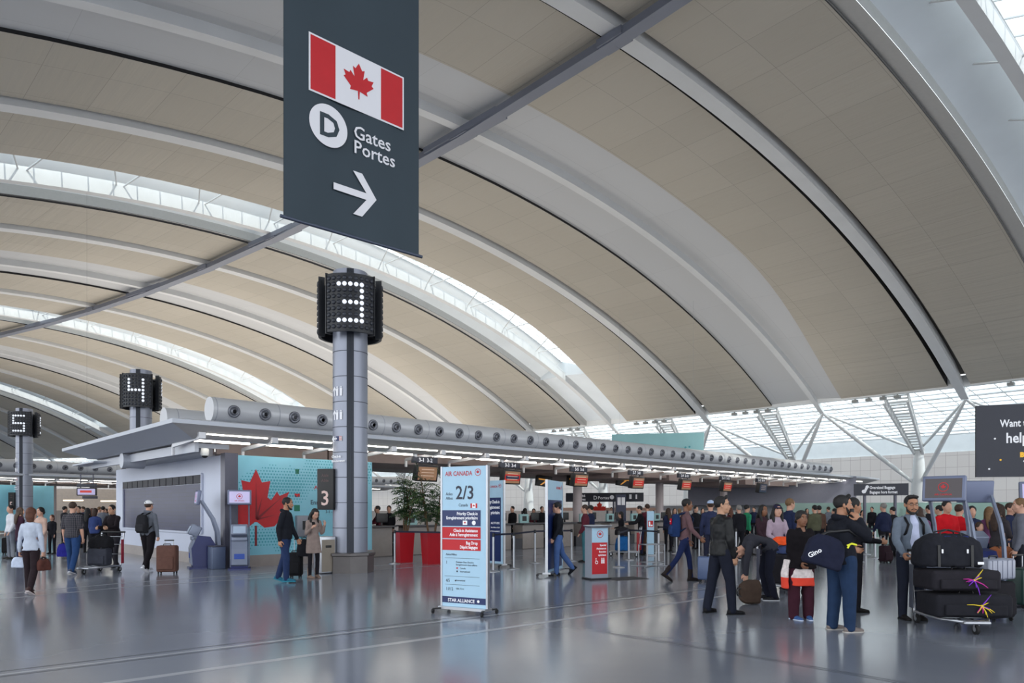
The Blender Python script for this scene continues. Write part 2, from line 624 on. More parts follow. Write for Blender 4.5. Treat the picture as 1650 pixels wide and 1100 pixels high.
# skylights (every fourth rib) with pale splayed sides, glazing and glazing bars
sky_n = 0
M_RIM = mat('skylight_rim', (172, 171, 168), 0.6, var=.03)
for i in range(T0, T1 + 1):
    if (i - 3) % 4 != 0:
        continue
    sky_n += 1
    mb = MB()
    RG = RGL1
    fa = (lambda r, i=i: i - W + 0.16 * smooth01((r - 232) / 22))
    # near side: splay rising to the glass; far side: deep pale face
    band(mb, R_IN, RG, fa, i - 0.23, 0.34, 0, nt=2, dzb=1.15)
    band(mb, R_IN, RG, i + 0.02, i + W - .08, 1.9, 0, nt=3, dzb=0.62)
    band(mb, R_IN, R_OUT, i + W - .085, i + W - .005, .08, 4, nt=3, dzb=0.30)
    wall_between(mb, R_IN, R_OUT, i + W - .085, .10, .70, 4, flip=False)
    # closed end towards the eaves
    band(mb, RG, R_OUT, fa, i, 0.34, 0, nt=2, dzb=0.6)
    band(mb, RG, R_OUT, i, i + W, 0.6, 0, nt=2, dzb=0.6)
    wall_between(mb, R_IN, R_OUT, i + W, 0.30, 0.62, 2, flip=True)  # far edge: shade of the gap given as dark colour
    # gable that closes the raised part
    P = [[RT(RG, i - 0.30, zroof(RG) + .3), RT(RG, i - 0.23, zroof(RG) + 1.15)], [RT(RG, i + 0.02, zroof(RG) + .5), RT(RG, i + 0.02, zroof(RG) + 1.9)], [RT(RG, i + W, zroof(RG) + .3), RT(RG, i + W, zroof(RG) + .52)]]
    mb.grid(P, 0, False)
    # glass and its bars
    band(mb, R_IN, RG, i - 0.23, i + 0.02, 1.15, 3, nt=1, dzb=1.9)
    for k in range(3):
        t = i - 0.23 + 0.25 * k / 2
        zz = 1.12 + 0.75 * k / 2
        mb.tube([RT(r, t, zroof(r) + zz) for r in rlist(R_IN, RG, 2.0)], 0.035, 1, 6)
    r = R_IN
    while r < RG:
        mb.beam(RT(r, i - 0.23, zroof(r) + 1.12), RT(r, i + 0.02, zroof(r) + 1.87), 0.07, 0.06, 1)
        r += 1.25
    o = struct(mb, 'window_%d' % sky_n, [M_PALE, M_WHITE, M_SHADOWGAP, M_GLASS, M_RIM])

# ribs: each one a beam of its own; skylight ribs carry triangular braces
for i in range(T0, T1 + 1):
    mb = MB()
    rs = rlist(R_IN, RN - 0.2, 1.8)
    wd = 0.36 if i % 2 == 0 else 0.24
    P = []
    for r in rs:
        e = smooth01((r - (RN - 4)) / 4)
        lo = zroof(r) - 0.05
        hi = zroof(r) + (0.62 if i % 2 == 0 else 0.75) - 0.35 * e
        w = wd * (1 - 0.25 * e)
        a = [RT(r, i, lo), RT(r, i, hi)]
        tdir = (RT(r, i + .01) - RT(r, i - .01)).normalized()
        P.append([a[0] - tdir * w, a[0] + tdir * w, a[1] + tdir * w, a[1] - tdir * w, a[0] - tdir * w])
    mb.grid(P, 0, False, flip=True)
    q = P[-1]; mb.add(q[:4], [(0, 1, 2, 3)], 0)
    if (i - 3) % 4 == 0:
        r = 185.0
        while r < RGL1:
            z = zroof(r)
            top = RT(r, i - 0.20, z + 1.2)
            for dr in (-0.9, 0.9):
                mb.tube([RT(r + dr * .1, i, z + 0.5), RT(r + dr, i - 0.22, zroof(r + dr) + 1.15)], 0.045, 0, 6)
            mb.tube([RT(r, i, z + .6), RT(r, i + 0.16, z + 1.25)], 0.045, 0, 6)
            r += 4.6
    struct(mb, 'beam_%d' % (i - T0 + 1), M_RIB)

# purlin under the ribs: boxes in short straight lengths
mb = MB()
for t in range(T0, T1):
    a = RT(RP, t, zroof(RP) - 0.28); c = RT(RP, t + 1, zroof(RP) - 0.28)
    d = (c - a).normalized()
    mb.beam(a, c, 0.55, 0.32, 0)
    mb.beam(a - d * 0.6 + Vector((0, 0, .03)), a + d * 0.6 + Vector((0, 0, .03)), 0.72, 0.30, 0)
    if t % 2:
        mb.beam(a - d * 2.6 + Vector((0, 0, .07)), a + d * 2.6 + Vector((0, 0, .07)), 0.78, 0.28, 0)
struct(mb, 'beam_40', M_PURLIN)

# eaves: white fascia
mb = MB()
for seg in [(T0, T1)]:
    P = []; P2 = []
    for k in range((seg[1] - seg[0]) * 2 + 1):
        t = seg[0] + k / 2
        P.append([RT(R_OUT, t, zroof(R_OUT) + .9), RT(R_OUT, t, zroof(R_OUT) + .05), RT(R_OUT + .35, t, zroof(R_OUT) + .05), RT(R_OUT + .35, t, zroof(R_OUT) + .9)])
    mb.grid(P, 0, False)
struct(mb, 'trim_9', M_WHITE)

# glazed slope outside the eaves
RW, ZW = 270.0, 9.1
zE = zroof(R_OUT) + .55
mb = MB()
mb.grid([[RT(R_OUT + .35, T0 + k / 2, zE) for k in range((T1 - T0) * 2 + 1)], [RT(RW, T0 + k / 2, ZW) for k in range((T1 - T0) * 2 + 1)]], 0, False, flip=False)
nb = 13
for k in range(nb + 1):
    f = k / nb
    r = R_OUT + .35 + (RW - R_OUT - .35) * f
    z = zE + (ZW - zE) * f
    mb.tube([RT(r, T0 + j / 2, z - .08) for j in range((T1 - T0) * 2 + 1)], 0.075 if k % 3 else 0.13, 1, 6)
for j in range((T1 - T0) * 6 + 1):
    t = T0 + j / 6
    mb.beam(RT(R_OUT + .35, t, zE - .06), RT(RW, t, ZW - .06), 0.07, 0.12, 1)
struct(mb, 'window_20', [M_GLASS, M_WHITE])

# far wall: white band over pinkish stone panels
M_STONE = brick_mat('stone_panel', (205, 196, 190), (198, 188, 183), (165, 152, 148), 1.0, 1.15, 0.02, 0.6)
mb = MB()
ks = [T0 + k / 2 for k in range((T1 - T0) * 2 + 1)]
def wall_strip(mb, r, z0, z1, mi, r2=None):
    P = [[RT(r, t, z0), RT(r, t, z1)] for t in ks]
    U = [[(t * DA * r, z0), (t * DA * r, z1)] for t in ks]
    mb.grid(P, mi, False, U, False)
wall_strip(mb, RW, 7.25, 9.1, 0)
wall_strip(mb, RW - .1, 0, 7.25, 1)
mb.grid([[RT(RW, t, 7.25), RT(RW - .1, t, 7.25)] for t in ks], 0, False)
struct(mb, 'wall_back', [M_WHITE, M_STONE])

# eave supports: a pier in every bay and four struts between it and the two ribs
for t in range(-2, 12):
    mb = MB()
    c = RT(RN + 4.2, t + 0.42)
    top = c + Vector((0, 0, 6.7)); low = c + Vector((0, 0, 3.6))
    mb.tube([c, c + Vector((0, 0, 3.2)), c + Vector((0, 0, 6.0)), top], [0.75, 0.62, 0.42, 0.25], 0, 14)
    for j in (0, 1):
        nd = RT(RN, t + j, zroof(RN) + 0.1)
        d = (low - nd).normalized()
        for tgt, w in ((top, .13), (low, .19)):
            mid = (nd + tgt) / 2
            mb.tube([nd, nd + (mid - nd) * .5, mid, mid + (tgt - mid) * .5, tgt], [w * .55, w * .95, w, w * .95, w * .55], 0, 8)
    # lattice girder from the pier up to the eaves
    e = RT(R_OUT + .4, t + .42, zroof(R_OUT) + .1)
    for sx_ in (-1, 1):
        tdir = (RT(RN, t + 1) - RT(RN, t)).normalized()
        aa = e + tdir * sx_ * .9; bb = top + tdir * sx_ * .35
        for dz in (0, -.7):
            mb.tube([aa + Vector((0, 0, dz)), bb + Vector((0, 0, dz * .4))], .12, 0, 6)
        for k in range(10):
            f = k / 10; g = (k + 1) / 10
            mb.tube([aa.lerp(bb, f), aa.lerp(bb, g) + Vector((0, 0, -.7 + .42 * g))], .07, 0, 5)
    for k in range(20):
        f = (k + .5) / 20
        mb.tube([(e + tdir * .9).lerp(top + tdir * .35, f), (e - tdir * .9).lerp(top - tdir * .35, f)], .08, 0, 5)
    struct(mb, 'pillar_%d' % (t + 3), M_RIB)

# floodlight boxes under the eaves
flt = None
mfl2 = mat('lamp_housing', (150, 152, 150), 0.5, var=.03)
for t in range(-1, 5):
    for f in (0.40, 0.50, 0.60, 0.70):
        p = RT(R_OUT + .12, t + f, zroof(R_OUT) - .16)
        if flt is None:
            mb = MB(); mb.box((0, 0, 0), (.42, .42, .22)); mb.box((0, 0, .16), (.08, .08, .12))
            flt = mb.build('floodlight', mfl2)
            tag(flt, 'small square grey floodlight hanging from the white roof edge', 'light', 'floodlights along the roof edge')
            o = flt
        else:
            o = flt.copy(); COL.objects.link(o)
        o.location = p; o.rotation_euler = (0, 0, A0 + DA * (t + f))
# ================================================================== columns with numbered heads
M_COLS = mat('column_cladding', (150, 154, 168), 0.38, 0.35, var=0.04, scale=1.0)
M_COLD = mat('column_fluted_strip', (62, 66, 76), 0.5, 0.3, var=0.03)
M_JOINT = mat('joint_dark', (70, 72, 80), 0.7, var=0)
M_HEADD = mat('number_head_dark', (30, 32, 38), 0.45, var=0.04)
M_DOT = mat('number_dot_dark', (48, 51, 60), 0.4, var=0)
M_LAMP = mat('number_dot_lit', (225, 230, 240), 0.5, var=0, emit=0.75)
DIGIT = {'3': ['11111', '00001', '00001', '01111', '00001', '00001', '11111'],
         '4': ['10001', '10001', '10001', '11111', '00001', '00001', '00001'],
         '5': ['11111', '10000', '10000', '11111', '00001', '00001', '11111']}
FACE = math.radians(-77)
def number_column(k, digit, label):
    p = pol(RCOL, AC + k * DAC)
    t = thing('numbered_column', label, 'column', p, FACE)          # local +x is the face
    mb = MB()
    R = 0.44
    mb.tube([(0, 0, .5), (0, 0, HC)], R, 0, 36)
    z = 0.5
    zz = []
    while z < 6.0:
        zz.append(z); z += 0.64
    for z in zz:
        mb.lathe([(R + .004, z - .008), (R + .004, z + .008)], 1, 36)
    mb.build('shaft', [M_COLS, M_JOINT], t)
    mb = MB()
    for j in range(-4, 5):
        a = j * .045
        mb.beam((math.cos(a) * (R + .012), math.sin(a) * (R + .012), .5), (math.cos(a) * (R + .012), math.sin(a) * (R + .012), HC - .02), .012, .02, 0, up=(math.cos(a), math.sin(a), 0))
    a0, a1 = -.2, .2
    mb.grid([[((R + .006) * math.cos(a0 + (a1 - a0) * i / 6), (R + .006) * math.sin(a0 + (a1 - a0) * i / 6), zz_) for zz_ in (.5, HC)] for i in range(7)], 0)
    mb.build('fluted_strip', M_COLD, t)
    mb = MB()
    mb.lathe([(.60, 0), (.60, .42), (.64, .44), (.64, .50), (.44, .52)], 0, 8, smooth=False)
    mb.build('base_casing', mat('base_steel', (112, 108, 108), .4, .6, var=.05), t)
    for q in range(3):
        az = q * 2 * PI / 3
        mb = MB()
        R2 = 0.80; hw = math.radians(47)
        z0, z1 = 6.02, 7.46
        pts = []
        for i in range(13):
            a = az - hw + 2 * hw * i / 12
            row = []
            for (rr, zz_) in ((R2, z0), (R2, z1), (R2 - .07, z1), (R2 - .07, z0), (R2, z0)):
                row.append((rr * math.cos(a), rr * math.sin(a), zz_))
            pts.append(row)
        mb.grid(pts, 0, False, flip=True)
        for s_ in (-1, 1):
            a = az + s_ * hw
            mb.box(((R2 - .06) * math.cos(a), (R2 - .06) * math.sin(a), (z0 + z1) / 2), (.16, .03, z1 - z0 + .06), 0, rz=a)
        hd = mb.build('number_panel', M_HEADD, t)
        for lit in (0, 1):
            md = MB()
            for row in range(9):
                for c in range(9):
                    dr, dc = row - 1, c - 2
                    on = 0 <= dr < 7 and 0 <= dc < 5 and DIGIT[digit][dr][dc] == '1'
                    if on != bool(lit):
                        continue
                    a = az - hw * .86 + 2 * hw * .86 * c / 8
                    z = z1 - .12 - row * .15
                    Mx = Matrix.Rotation(a, 4, 'Z') @ Matrix.Translation((R2, 0, z)) @ Matrix.Rotation(PI / 2, 4, 'Y')
                    md.lathe([(.055, 0), (.055, .015), (.035, .032), (0.0, .036)], 0, 10, Mx)
            md.build('lamp_dots' if lit else 'unlit_dots', M_LAMP if lit else M_DOT, hd)
        mb = MB()
        for zb in (6.2, 7.3):
            mb.beam((R * math.cos(az), R * math.sin(az), zb), ((R2 - .07) * math.cos(az), (R2 - .07) * math.sin(az), zb), .08, .08)
        mb.build('head_bracket', M_HEADD, t)
    # direction signs on the cladding, and the upright black number board
    mb = MB()
    def cyl_text(s, size, z, a):
        Mx = Matrix.Rotation(a, 4, 'Z') @ frame((R + .006, 0, z), (0, 1, 0))
        text_geo(mb, s, size, 0, 0, 0, 0, Mx, 'CENTER', 0.004)
    for z, s_ in ((4.6, '\u2191'), (4.0, '\u2191'), (3.4, '\u2190')):
        a = -1.05
        Mx = Matrix.Rotation(a, 4, 'Z') @ frame((R + .008, 0, z), (0, 1, 0))
        if s_ == '\u2191':
            mb.prism([(-.02, -.12), (.02, -.12), (.02, .05), (.07, .0), (.07, .05), (0, .13), (-.07, .05), (-.07, .0), (-.02, .05)], 0, .004, 0, Mx)
        else:
            mb.prism([(.12, -.02), (.12, .02), (-.05, .02), (0, .07), (-.05, .07), (-.13, 0), (-.05, -.07), (0, -.07), (-.05, -.02)], 0, .004, 0, Mx)
        Mx = Matrix.Rotation(-.66, 4, 'Z') @ frame((R + .008, 0, z), (0, 1, 0))
        if z > 3.5:
            for dx in (-.06, .06):
                disc(mb, dx, .10, .022, 0, 0, Mx, 10, .004)
                mb.prism([(dx - .03, -.12), (dx + .03, -.12), (dx + .035, .07), (dx - .035, .07)], 0, .004, 0, Mx)
        else:
            rect(mb, -.09, -.06, .09, .06, 0, 2, Mx, .004); rect(mb, -.09, -.06, 0, .06, .004, 3, Mx, .003)
            for kk in range(3):
                rect(mb, 0, -.04 + kk * .04, .09, -.025 + kk * .04, .004, 1, Mx, .002)
    Mx = Matrix.Rotation(-.8, 4, 'Z') @ frame((R + .008, 0, 2.86), (0, 1, 0))
    text_geo(mb, 'Check-in', .09, -.2, .06, 0, 0, Mx, 'LEFT', .004)
    text_geo(mb, 'Enregistrement', .075, -.2, -.05, 0, 0, Mx, 'LEFT', .003)
    mb.build('direction_marks', [M_TEXTW, M_RED, M_WHITE, M_NAVY], t)
    mb = MB()
    a = -1.35
    Mx = Matrix.Rotation(a, 4, 'Z') @ Matrix.Translation((R + .16, 0, 2.12)) @ Matrix.Rotation(.85, 4, 'Z')
    mb.rbox((0, 0, 0), (.16, .46, 1.04), .015, 0, Mx)
    bd = mb.build('number_board', mat('board_black', (26, 24, 26), .5, var=.05), t)
    mb = MB()
    Mt = Mx @ frame((.081, 0, 0), (0, 1, 0))
    text_geo(mb, digit, .52, 0, -.40, 0, 0, Mt, 'CENTER', .006)
    text_geo(mb, 'Aisle', .10, 0, .32, 0, 1, Mt, 'CENTER', .002)
    text_geo(mb, 'All\u00e9e', .10, 0, .19, 0, 1, Mt, 'CENTER', .002)
    Mt2 = Matrix.Rotation(a, 4, 'Z') @ frame((R + .1, -.232, 2.12), (1, 0, 0))
    mb.build('board_lettering', [mat('letter_pinkwhite', (205, 178, 172), .6, var=0, emit=.1), mat('letter_dim', (90, 70, 70), .6, var=0)], bd)
    return t
number_column(0, '3', 'tall round grey column whose dark head shows a 3 in lit dots')
number_column(1, '4', 'tall round grey column whose dark head shows a 4 in lit dots')
number_column(2, '5', 'tall round grey column whose dark head shows a 5 in lit dots')

# ================================================================== check-in islands
M_WALLG = mat('island_wall_grey', (190, 196, 214), 0.42, var=0.03, scale=0.7)
M_CAN = mat('canopy_grey', (184, 188, 198), 0.4, 0.1, var=0.02, scale=0.7)
M_CANI = mat('canopy_underside', (190, 186, 184), 0.6, var=0.03)
M_SOFF = mat('bulkhead_mauve', (172, 154, 150), 0.6, var=0.06, scale=2)
M_PLINTH = mat('plinth_stone', (148, 138, 134), 0.4, var=0.05)
M_GUN = mat('gunmetal', (88, 88, 100), 0.4, 0.5, var=0.03)
M_DUCT = mat('duct_paint', (202, 203, 207), 0.36, 0.15, var=0.02, scale=1.2)
M_NOZ = mat('nozzle_steel', (120, 122, 130), 0.35, 0.6, var=0)
M_NOZD = mat('nozzle_dark', (40, 34, 36), 0.6, var=0)
M_SCR = brick_mat('departure_screens', (16, 20, 54), (26, 30, 66), (6, 8, 14), 0.655, 0.118, 0.006, 0.35)
nn, ll, bb = nodes_of(M_SCR)
bb.inputs['Emission Color'].default_value = lin((60, 66, 120)); bb.inputs['Emission Strength'].default_value = 0.10
M_SCRT = mat('screen_heads', (34, 34, 44), 0.5, var=0, spec=.2)
M_SCR.node_tree.nodes['Principled BSDF'].inputs['Specular IOR Level'].default_value = .25
M_TEAL = mat('billboard_teal', (128, 190, 208), 0.35, var=0.10, scale=0.8)
M_TEALD = mat('halftone_teal', (62, 152, 166), 0.35, var=0)
M_LEAFR = mat('leaf_red', (176, 20, 28), 0.4, var=0.12, scale=3)
M_LEAFD = mat('leaf_dark_red', (120, 16, 26), 0.4, var=0)
M_INK = mat('ink_dark', (40, 44, 62), 0.5, var=0)
M_TUBE = mat('lamp_tube', (255, 250, 240), 0.5, var=0, emit=13.0)
M_BRK = mat('white_bracket', (222, 222, 226), 0.4, 0.1, var=0)

def nozzle_mesh():
    mb = MB()
    mb.lathe([(.175, 0), (.175, .03), (.15, .055), (.11, .035)], 0, 18)
    mb.lathe([(.11, .035), (.085, .10), (.07, .11), (.055, .06)], 0, 16)
    mb.lathe([(.055, .06), (0, .05)], 1, 16)
    return mb.mesh('nozzle', [M_NOZ, M_NOZD])
NOZ = nozzle_mesh()

def duct(parent, v, z, u0, u1, side, u_first, R=.345, count=46, sp=.903):
    mb = MB()
    mb.tube([(u0, v, z), (u1, v, z)], R, 0, 32)
    u = u_first - .45
    while u < u1:
        mb.tube([(u - .012, v, z), (u + .012, v, z)], R + .003, 1, 32, caps=False)
        u += sp * 2
    d = mb.build('duct', [M_DUCT, mat('duct_seam', (165, 168, 178), .5, var=0)], parent)
    ang = math.radians(-8)
    for k in range(count):
        o = bpy.data.objects.new('nozzle', NOZ)
        COL.objects.link(o); o.parent = d
        d_ = Vector((0, side * math.cos(ang), math.sin(ang)))
        o.matrix_local = Matrix.Translation(Vector((u_first + k * sp, v, z)) + d_ * (R - .012)) @ d_.to_track_quat('Z', 'X').to_matrix().to_4x4()
    return d

def billboard(parent, u0, u1, with_art=True):
    mb = MB()
    mb.box(((u0 + u1) / 2, .06, 1.72), (u1 - u0, .12, 2.8), 0)
    b = mb.build('billboard', M_TEAL, parent)
    Mf = frame((0, -.002, 0), (1, 0, 0))           # x = u, y = z, faces -v
    mb = MB()
    if with_art:
        rnd = random.Random(3)
        sp = .088
        for i in range(int((u1 - u0) / sp)):
            for j in range(31):
                x = u0 + .06 + i * sp + (sp / 2 if j % 2 else 0); y = .42 + j * sp
                if x > u1 - .05: continue
                s = mnoise.noise(Vector((x * .8, y * .9, 4.2))) + .30 * mnoise.noise(Vector((x * 2.2, y * 2.2, 1.0)))
                d1 = .55 - abs((y - 2.35) - .22 * (x - 2.2)) * .75 + s * .5
                d2 = .5 - abs(y - .8) * .9 - abs(x - 1.6) * .25 + s * .4
                r = max(d1, d2)
                if r > .12:
                    disc(mb, x, y, min(.038, .012 + r * .05), 0, 0, Mf, 6, .002)
        mb.build('halftone_dots', M_TEALD, b)
        mb = MB()
        LP_ = [(0, 1), (.14, .70), (.34, .74), (.27, .36), (.36, .30), (.50, .50), (.56, .40), (.80, .50), (.70, .28), (.68, .16), (.56, -.02), (.60, -.12), (.44, -.30), (.2, -.33), (.03, -.20)]
        LP_ = LP_ + [(-x, y) for x, y in reversed(LP_[1:])]
        s = 1.25; cx, cy = .83, 1.50
        pts = [(max(u0 + .002, cx + x * s), cy + y * s) for x, y in LP_]
        import mathutils
        tri = mathutils.geometry.tessellate_polygon([[Vector((x * s, y * s, 0)) for x, y in LP_]])
        vs = [(x, y, .005) for x, y in pts]; fs = []
        for a, q, c in tri:
            P = LP_
            cr = (P[q][0] - P[a][0]) * (P[c][1] - P[a][1]) - (P[q][1] - P[a][1]) * (P[c][0] - P[a][0])
            fs.append((a, q, c) if cr > 0 else (a, c, q))
        mb.add(vs, fs, 0, False, Mf)
        rect(mb, cx - .035, .58, cx + .03, 1.15, .006, 1, Mf)
        # darker veins and folds
        for x1, y1, w in ((.85, .52, .05), (.62, -.05, .04), (.0, 1.0, .05), (.2, .5, .05)):
            mb.prism([(cx - w * .4, cy - .15), (cx + x1 * .92, cy + y1 * .92), (cx + w, cy - .2)], .007, .009, 1, Mf)
        mb.build('maple_leaf', [M_LEAFR, M_LEAFD], b)
        mb = MB()
        roundel(mb, 3.14, 2.62, .22, 0, 0, Mf)
        text_geo(mb, 'AIR CANADA', .15, 2.62, 2.22, 0, 0, Mf, 'LEFT', .003, sx_=1.25)
        text_geo(mb, 'Check-in', .20, 2.92, 1.98, 0, 1, Mf, 'LEFT', .002)
        text_geo(mb, 'Enregistrement', .19, 2.50, 1.76, 0, 1, Mf, 'LEFT', .002)
        text_geo(mb, '3-1 - 3-16', .12, 3.0, 1.5, 0, 1, Mf, 'LEFT', .002)
        rect(mb, 2.02, 2.66, 2.14, 2.80, .0, 2, Mf); rect(mb, 2.0, 1.98, 2.16, 2.08, 0, 0, Mf); rect(mb, 1.98, 1.56, 2.16, 1.74, 0, 2, Mf)
        mb.build('lettering', [M_RED, M_INK, mat('sign_green', (20, 110, 84), .5, var=0)], b)
        mb = MB()
        mb.rbox((2.32, -.08, 1.12), (.62, .16, .62), .02, 0)
        mb.box((2.32, -.165, 1.14), (.30, .01, .26), 1)
        mb.build('wall_cabinet', [mat('cabinet_grey', (120, 122, 130), .4, .3, var=.03), M_BLACK], b)
    return b

def island(origin, rz, label, length, near=True, group=None, bill=(.30, 4.64)):
    t = thing('check_in_island', label, 'check-in island', origin, rz, group)
    # end wall with a bank of screens
    mb = MB()
    mb.box((.15, 5.47, 1.72), (.30, 10.44, 2.8), 0)
    ew = mb.build('end_wall', M_WALLG, t)
    mb = MB()
    mb.box((.155, 5.4, .16), (.35, 10.6, .32), 0); mb.box((2.5, .08, .16), (4.4, .2, .32), 0)
    mb.build('plinth', M_PLINTH, t)
    if near:
        mb = MB()
        v0, v1 = 1.77, 9.63
        P = [[(-.012, v1, .95), (-.012, v1, 2.36)], [(-.012, v0, .95), (-.012, v0, 2.36)]]
        U = [[(0, .95), (0, 2.36)], [(v1 - v0, .95), (v1 - v0, 2.36)]]
        mb.grid(P, 0, False, U)
        sb = mb.build('screen_bank', M_SCR, ew)
        mb = MB()
        w = (v1 - v0) / 13
        for k in range(13):
            mb.box((-.03, v0 + w * (k + .5), 2.50), (.05, w * .90, .24), 0)
        mb.build('screen_header', M_SCRT, ew)
        mb = MB()
        for a_, b_ in (((-.03, v0 - .03, .92), (-.03, v1 + .03, .92)), ((-.03, v0 - .03, 2.65), (-.03, v1 + .03, 2.65))):
            mb.beam(a_, b_, .06, .05)
        for v in (v0 - .03, v1 + .03):
            mb.beam((-.03, v, .92), (-.03, v, 2.65), .05, .06)
        mb.build('screen_surround', M_WALLG, ew)
    mb = MB()
    mb.box((.12, .10, 1.58), (.36, .30, 3.16), 0)
    mb.build('corner_post', M_GUN, t)
    billboard(t, bill[0], bill[1], near)
    # bulkheads under the canopy
    mb = MB()
    rnd = random.Random(5)
    u = 0.2
    while u < length - 1:
        w = rnd.choice((2.1, 2.9, 3.6))
        dz = rnd.choice((0, .12, .22))
        mb.box((u + w / 2 - .03, 3.4, 3.42 + dz / 2), (w - .06, 4.6 - dz * 2, .66 - dz), 0)
        u += w
    mb.build('bulkhead', M_SOFF, t)
    mb = MB()
    mb.box((length / 2 + 1, 5.3, .8), (length - 6, .12, 1.5), 0)
    for k in range(int(length / 2.2)):
        mb.box((5.5 + k * 2.2, 5.2, .8), (.04, .12, 1.5), 1)
    mb.build('back_panel', [mat('back_panel_pale', (214, 206, 202), .5, var=.05), M_GUN], t)
    for u in (11.4, 18.3, 25.2, 32.1):
        if u < length:
            mb = MB(); mb.tube([(u, 3.2, 0), (u, 3.2, 3.5)], .22, 0, 16)
            mb.build('post', mat('post_pinkgrey', (186, 174, 176), .5, var=.02), t)
    # canopy
    mb = MB()
    ua, ub, va, vb = -2.0, length + 2, -1.85, 9.6
    def rectz(i, z, extra=0):
        return [(ua + i + extra, va + i, z), (ub - i, va + i, z), (ub - i, vb - i, z), (ua + i + extra, vb - i, z)]
    loops = [rectz(1.7, 3.62), rectz(1.1, 3.62), rectz(.85, 3.38), rectz(.70, 3.38), rectz(0, 3.66), rectz(0, 3.76), rectz(.6, 3.86), rectz(1.2, 3.90)]
    vs = [p for lo in loops for p in lo]; fs = []
    for i in range(len(loops) - 1):
        for j in range(4):
            fs.append((i * 4 + j, i * 4 + (j + 1) % 4, (i + 1) * 4 + (j + 1) % 4, (i + 1) * 4 + j))
    k = len(loops) - 1
    fs.append((3, 2, 1, 0)); fs.append((k * 4, k * 4 + 1, k * 4 + 2, k * 4 + 3))
    mb.add(vs, fs)
    mb.m[0:8] = [1] * 8; mb.m[12] = 1; mb.m[len(mb.m) - 2] = 1
    c = mb.build('canopy', [M_CAN, M_CANI], t)
    if near:
        mb = MB()
        mb.box((-1.0, 4.6, 3.22), (.10, 10.4, .25), 0)
        mb.box((-1.2, 9.2, 3.24), (.5, 3.0, .05), 0)
        mb.tube([(-1.25, 5.2, 3.16), (-.6, 5.2, 3.16)], .24, 0, 20)
        mb.tube([(.1, 1.5, 3.30), (.1, 8.5, 3.30)], .20, 0, 14)
        mb.box((-.55, -.4, 3.28), (.9, .08, .12), 0)
        mb.build('lower_fin', M_CAN, c)
    # fittings under the edge: lamp tubes and white brackets
    for kk in range(int((length + 2) / 1.885)):
        u = -1.2 + kk * 1.885
        mb = MB()
        mb.beam((u, -1.55, 3.42), (u, .55, 3.32), .07, .10)
        mb.box((u, .55, 3.20), (.07, .07, .26))
        mb.box((u, -1.50, 3.44), (.16, .10, .15))
        mb.build('bracket', M_BRK, c)
        mb = MB()
        mb.tube([(u + .15, -1.42, 3.50), (u + 1.72, -1.42, 3.50)], .028, 0, 8)
        mb.tube([(u + .15, -.30, 3.42), (u + 1.72, -.30, 3.42)], .03, 0, 8)
        mb.build('lamp_tube', M_TUBE, c)
    duct(t, .53, 4.39, -.27, 41.2 if length > 30 else length, -1, .285, count=46 if length > 30 else int(length / .903))
    duct(t, 3.6, 4.39, -.5, 41.2 if length > 30 else length, 1, .285, count=0)
    mb = MB()
    for k in range(int(length / 3)):
        mb.box((.6 + k * 3, 2.05, 4.2), (.16, 2.6, .16))
    mb.build('duct_bearer', M_GUN, t)
    return t
A3 = 0.762
O3 = Vector((-7.84, 19.3, 0))
U3 = Vector((math.cos(A3), math.sin(A3), 0)); V3 = Vector((-math.sin(A3), math.cos(A3), 0))
def I3(u, v, z=0.0):
    return O3 + U3 * u + V3 * v + Vector((0, 0, z))
island(O3, A3, 'long check-in island with teal maple leaf billboard, departure screens and nozzled duct on top', 42)
A5 = 0.90
O5 = Vector((-32.7, 40.8, 0)) - Vector((math.cos(A5), math.sin(A5), 0)) * 5.0
t5 = island(O5, A5, 'distant check-in island behind column 5 with plain teal billboard and white duct', 36, near=False, bill=(4.9, 10.4))
A2 = A3 - 4 * DA
# ------------------------------------------------------------------ unseen upward area lights, added to brighten the vault
def vault_fill(name, pos, ang, sx, sy, e):
    d = bpy.data.lights.new(name, 'AREA')
    d.shape = 'RECTANGLE'; d.size = sx; d.size_y = sy; d.energy = e
    d.color = (1.0, 0.93, 0.84)
    o = bpy.data.objects.new(name, d); COL.objects.link(o)
    o.location = pos
    o.rotation_euler = (PI, 0, ang)
    return o
for j in range(-1, 5):
    a = A3 + DA * 4 * (j) 
    vault_fill('vault_fill', pol(228, AC + .045 + DAC * j, 4.9), AC + .045 + DAC * j, 46, 2.5, (300, 1100, 2400, 3400, 3400, 2800)[j + 1])

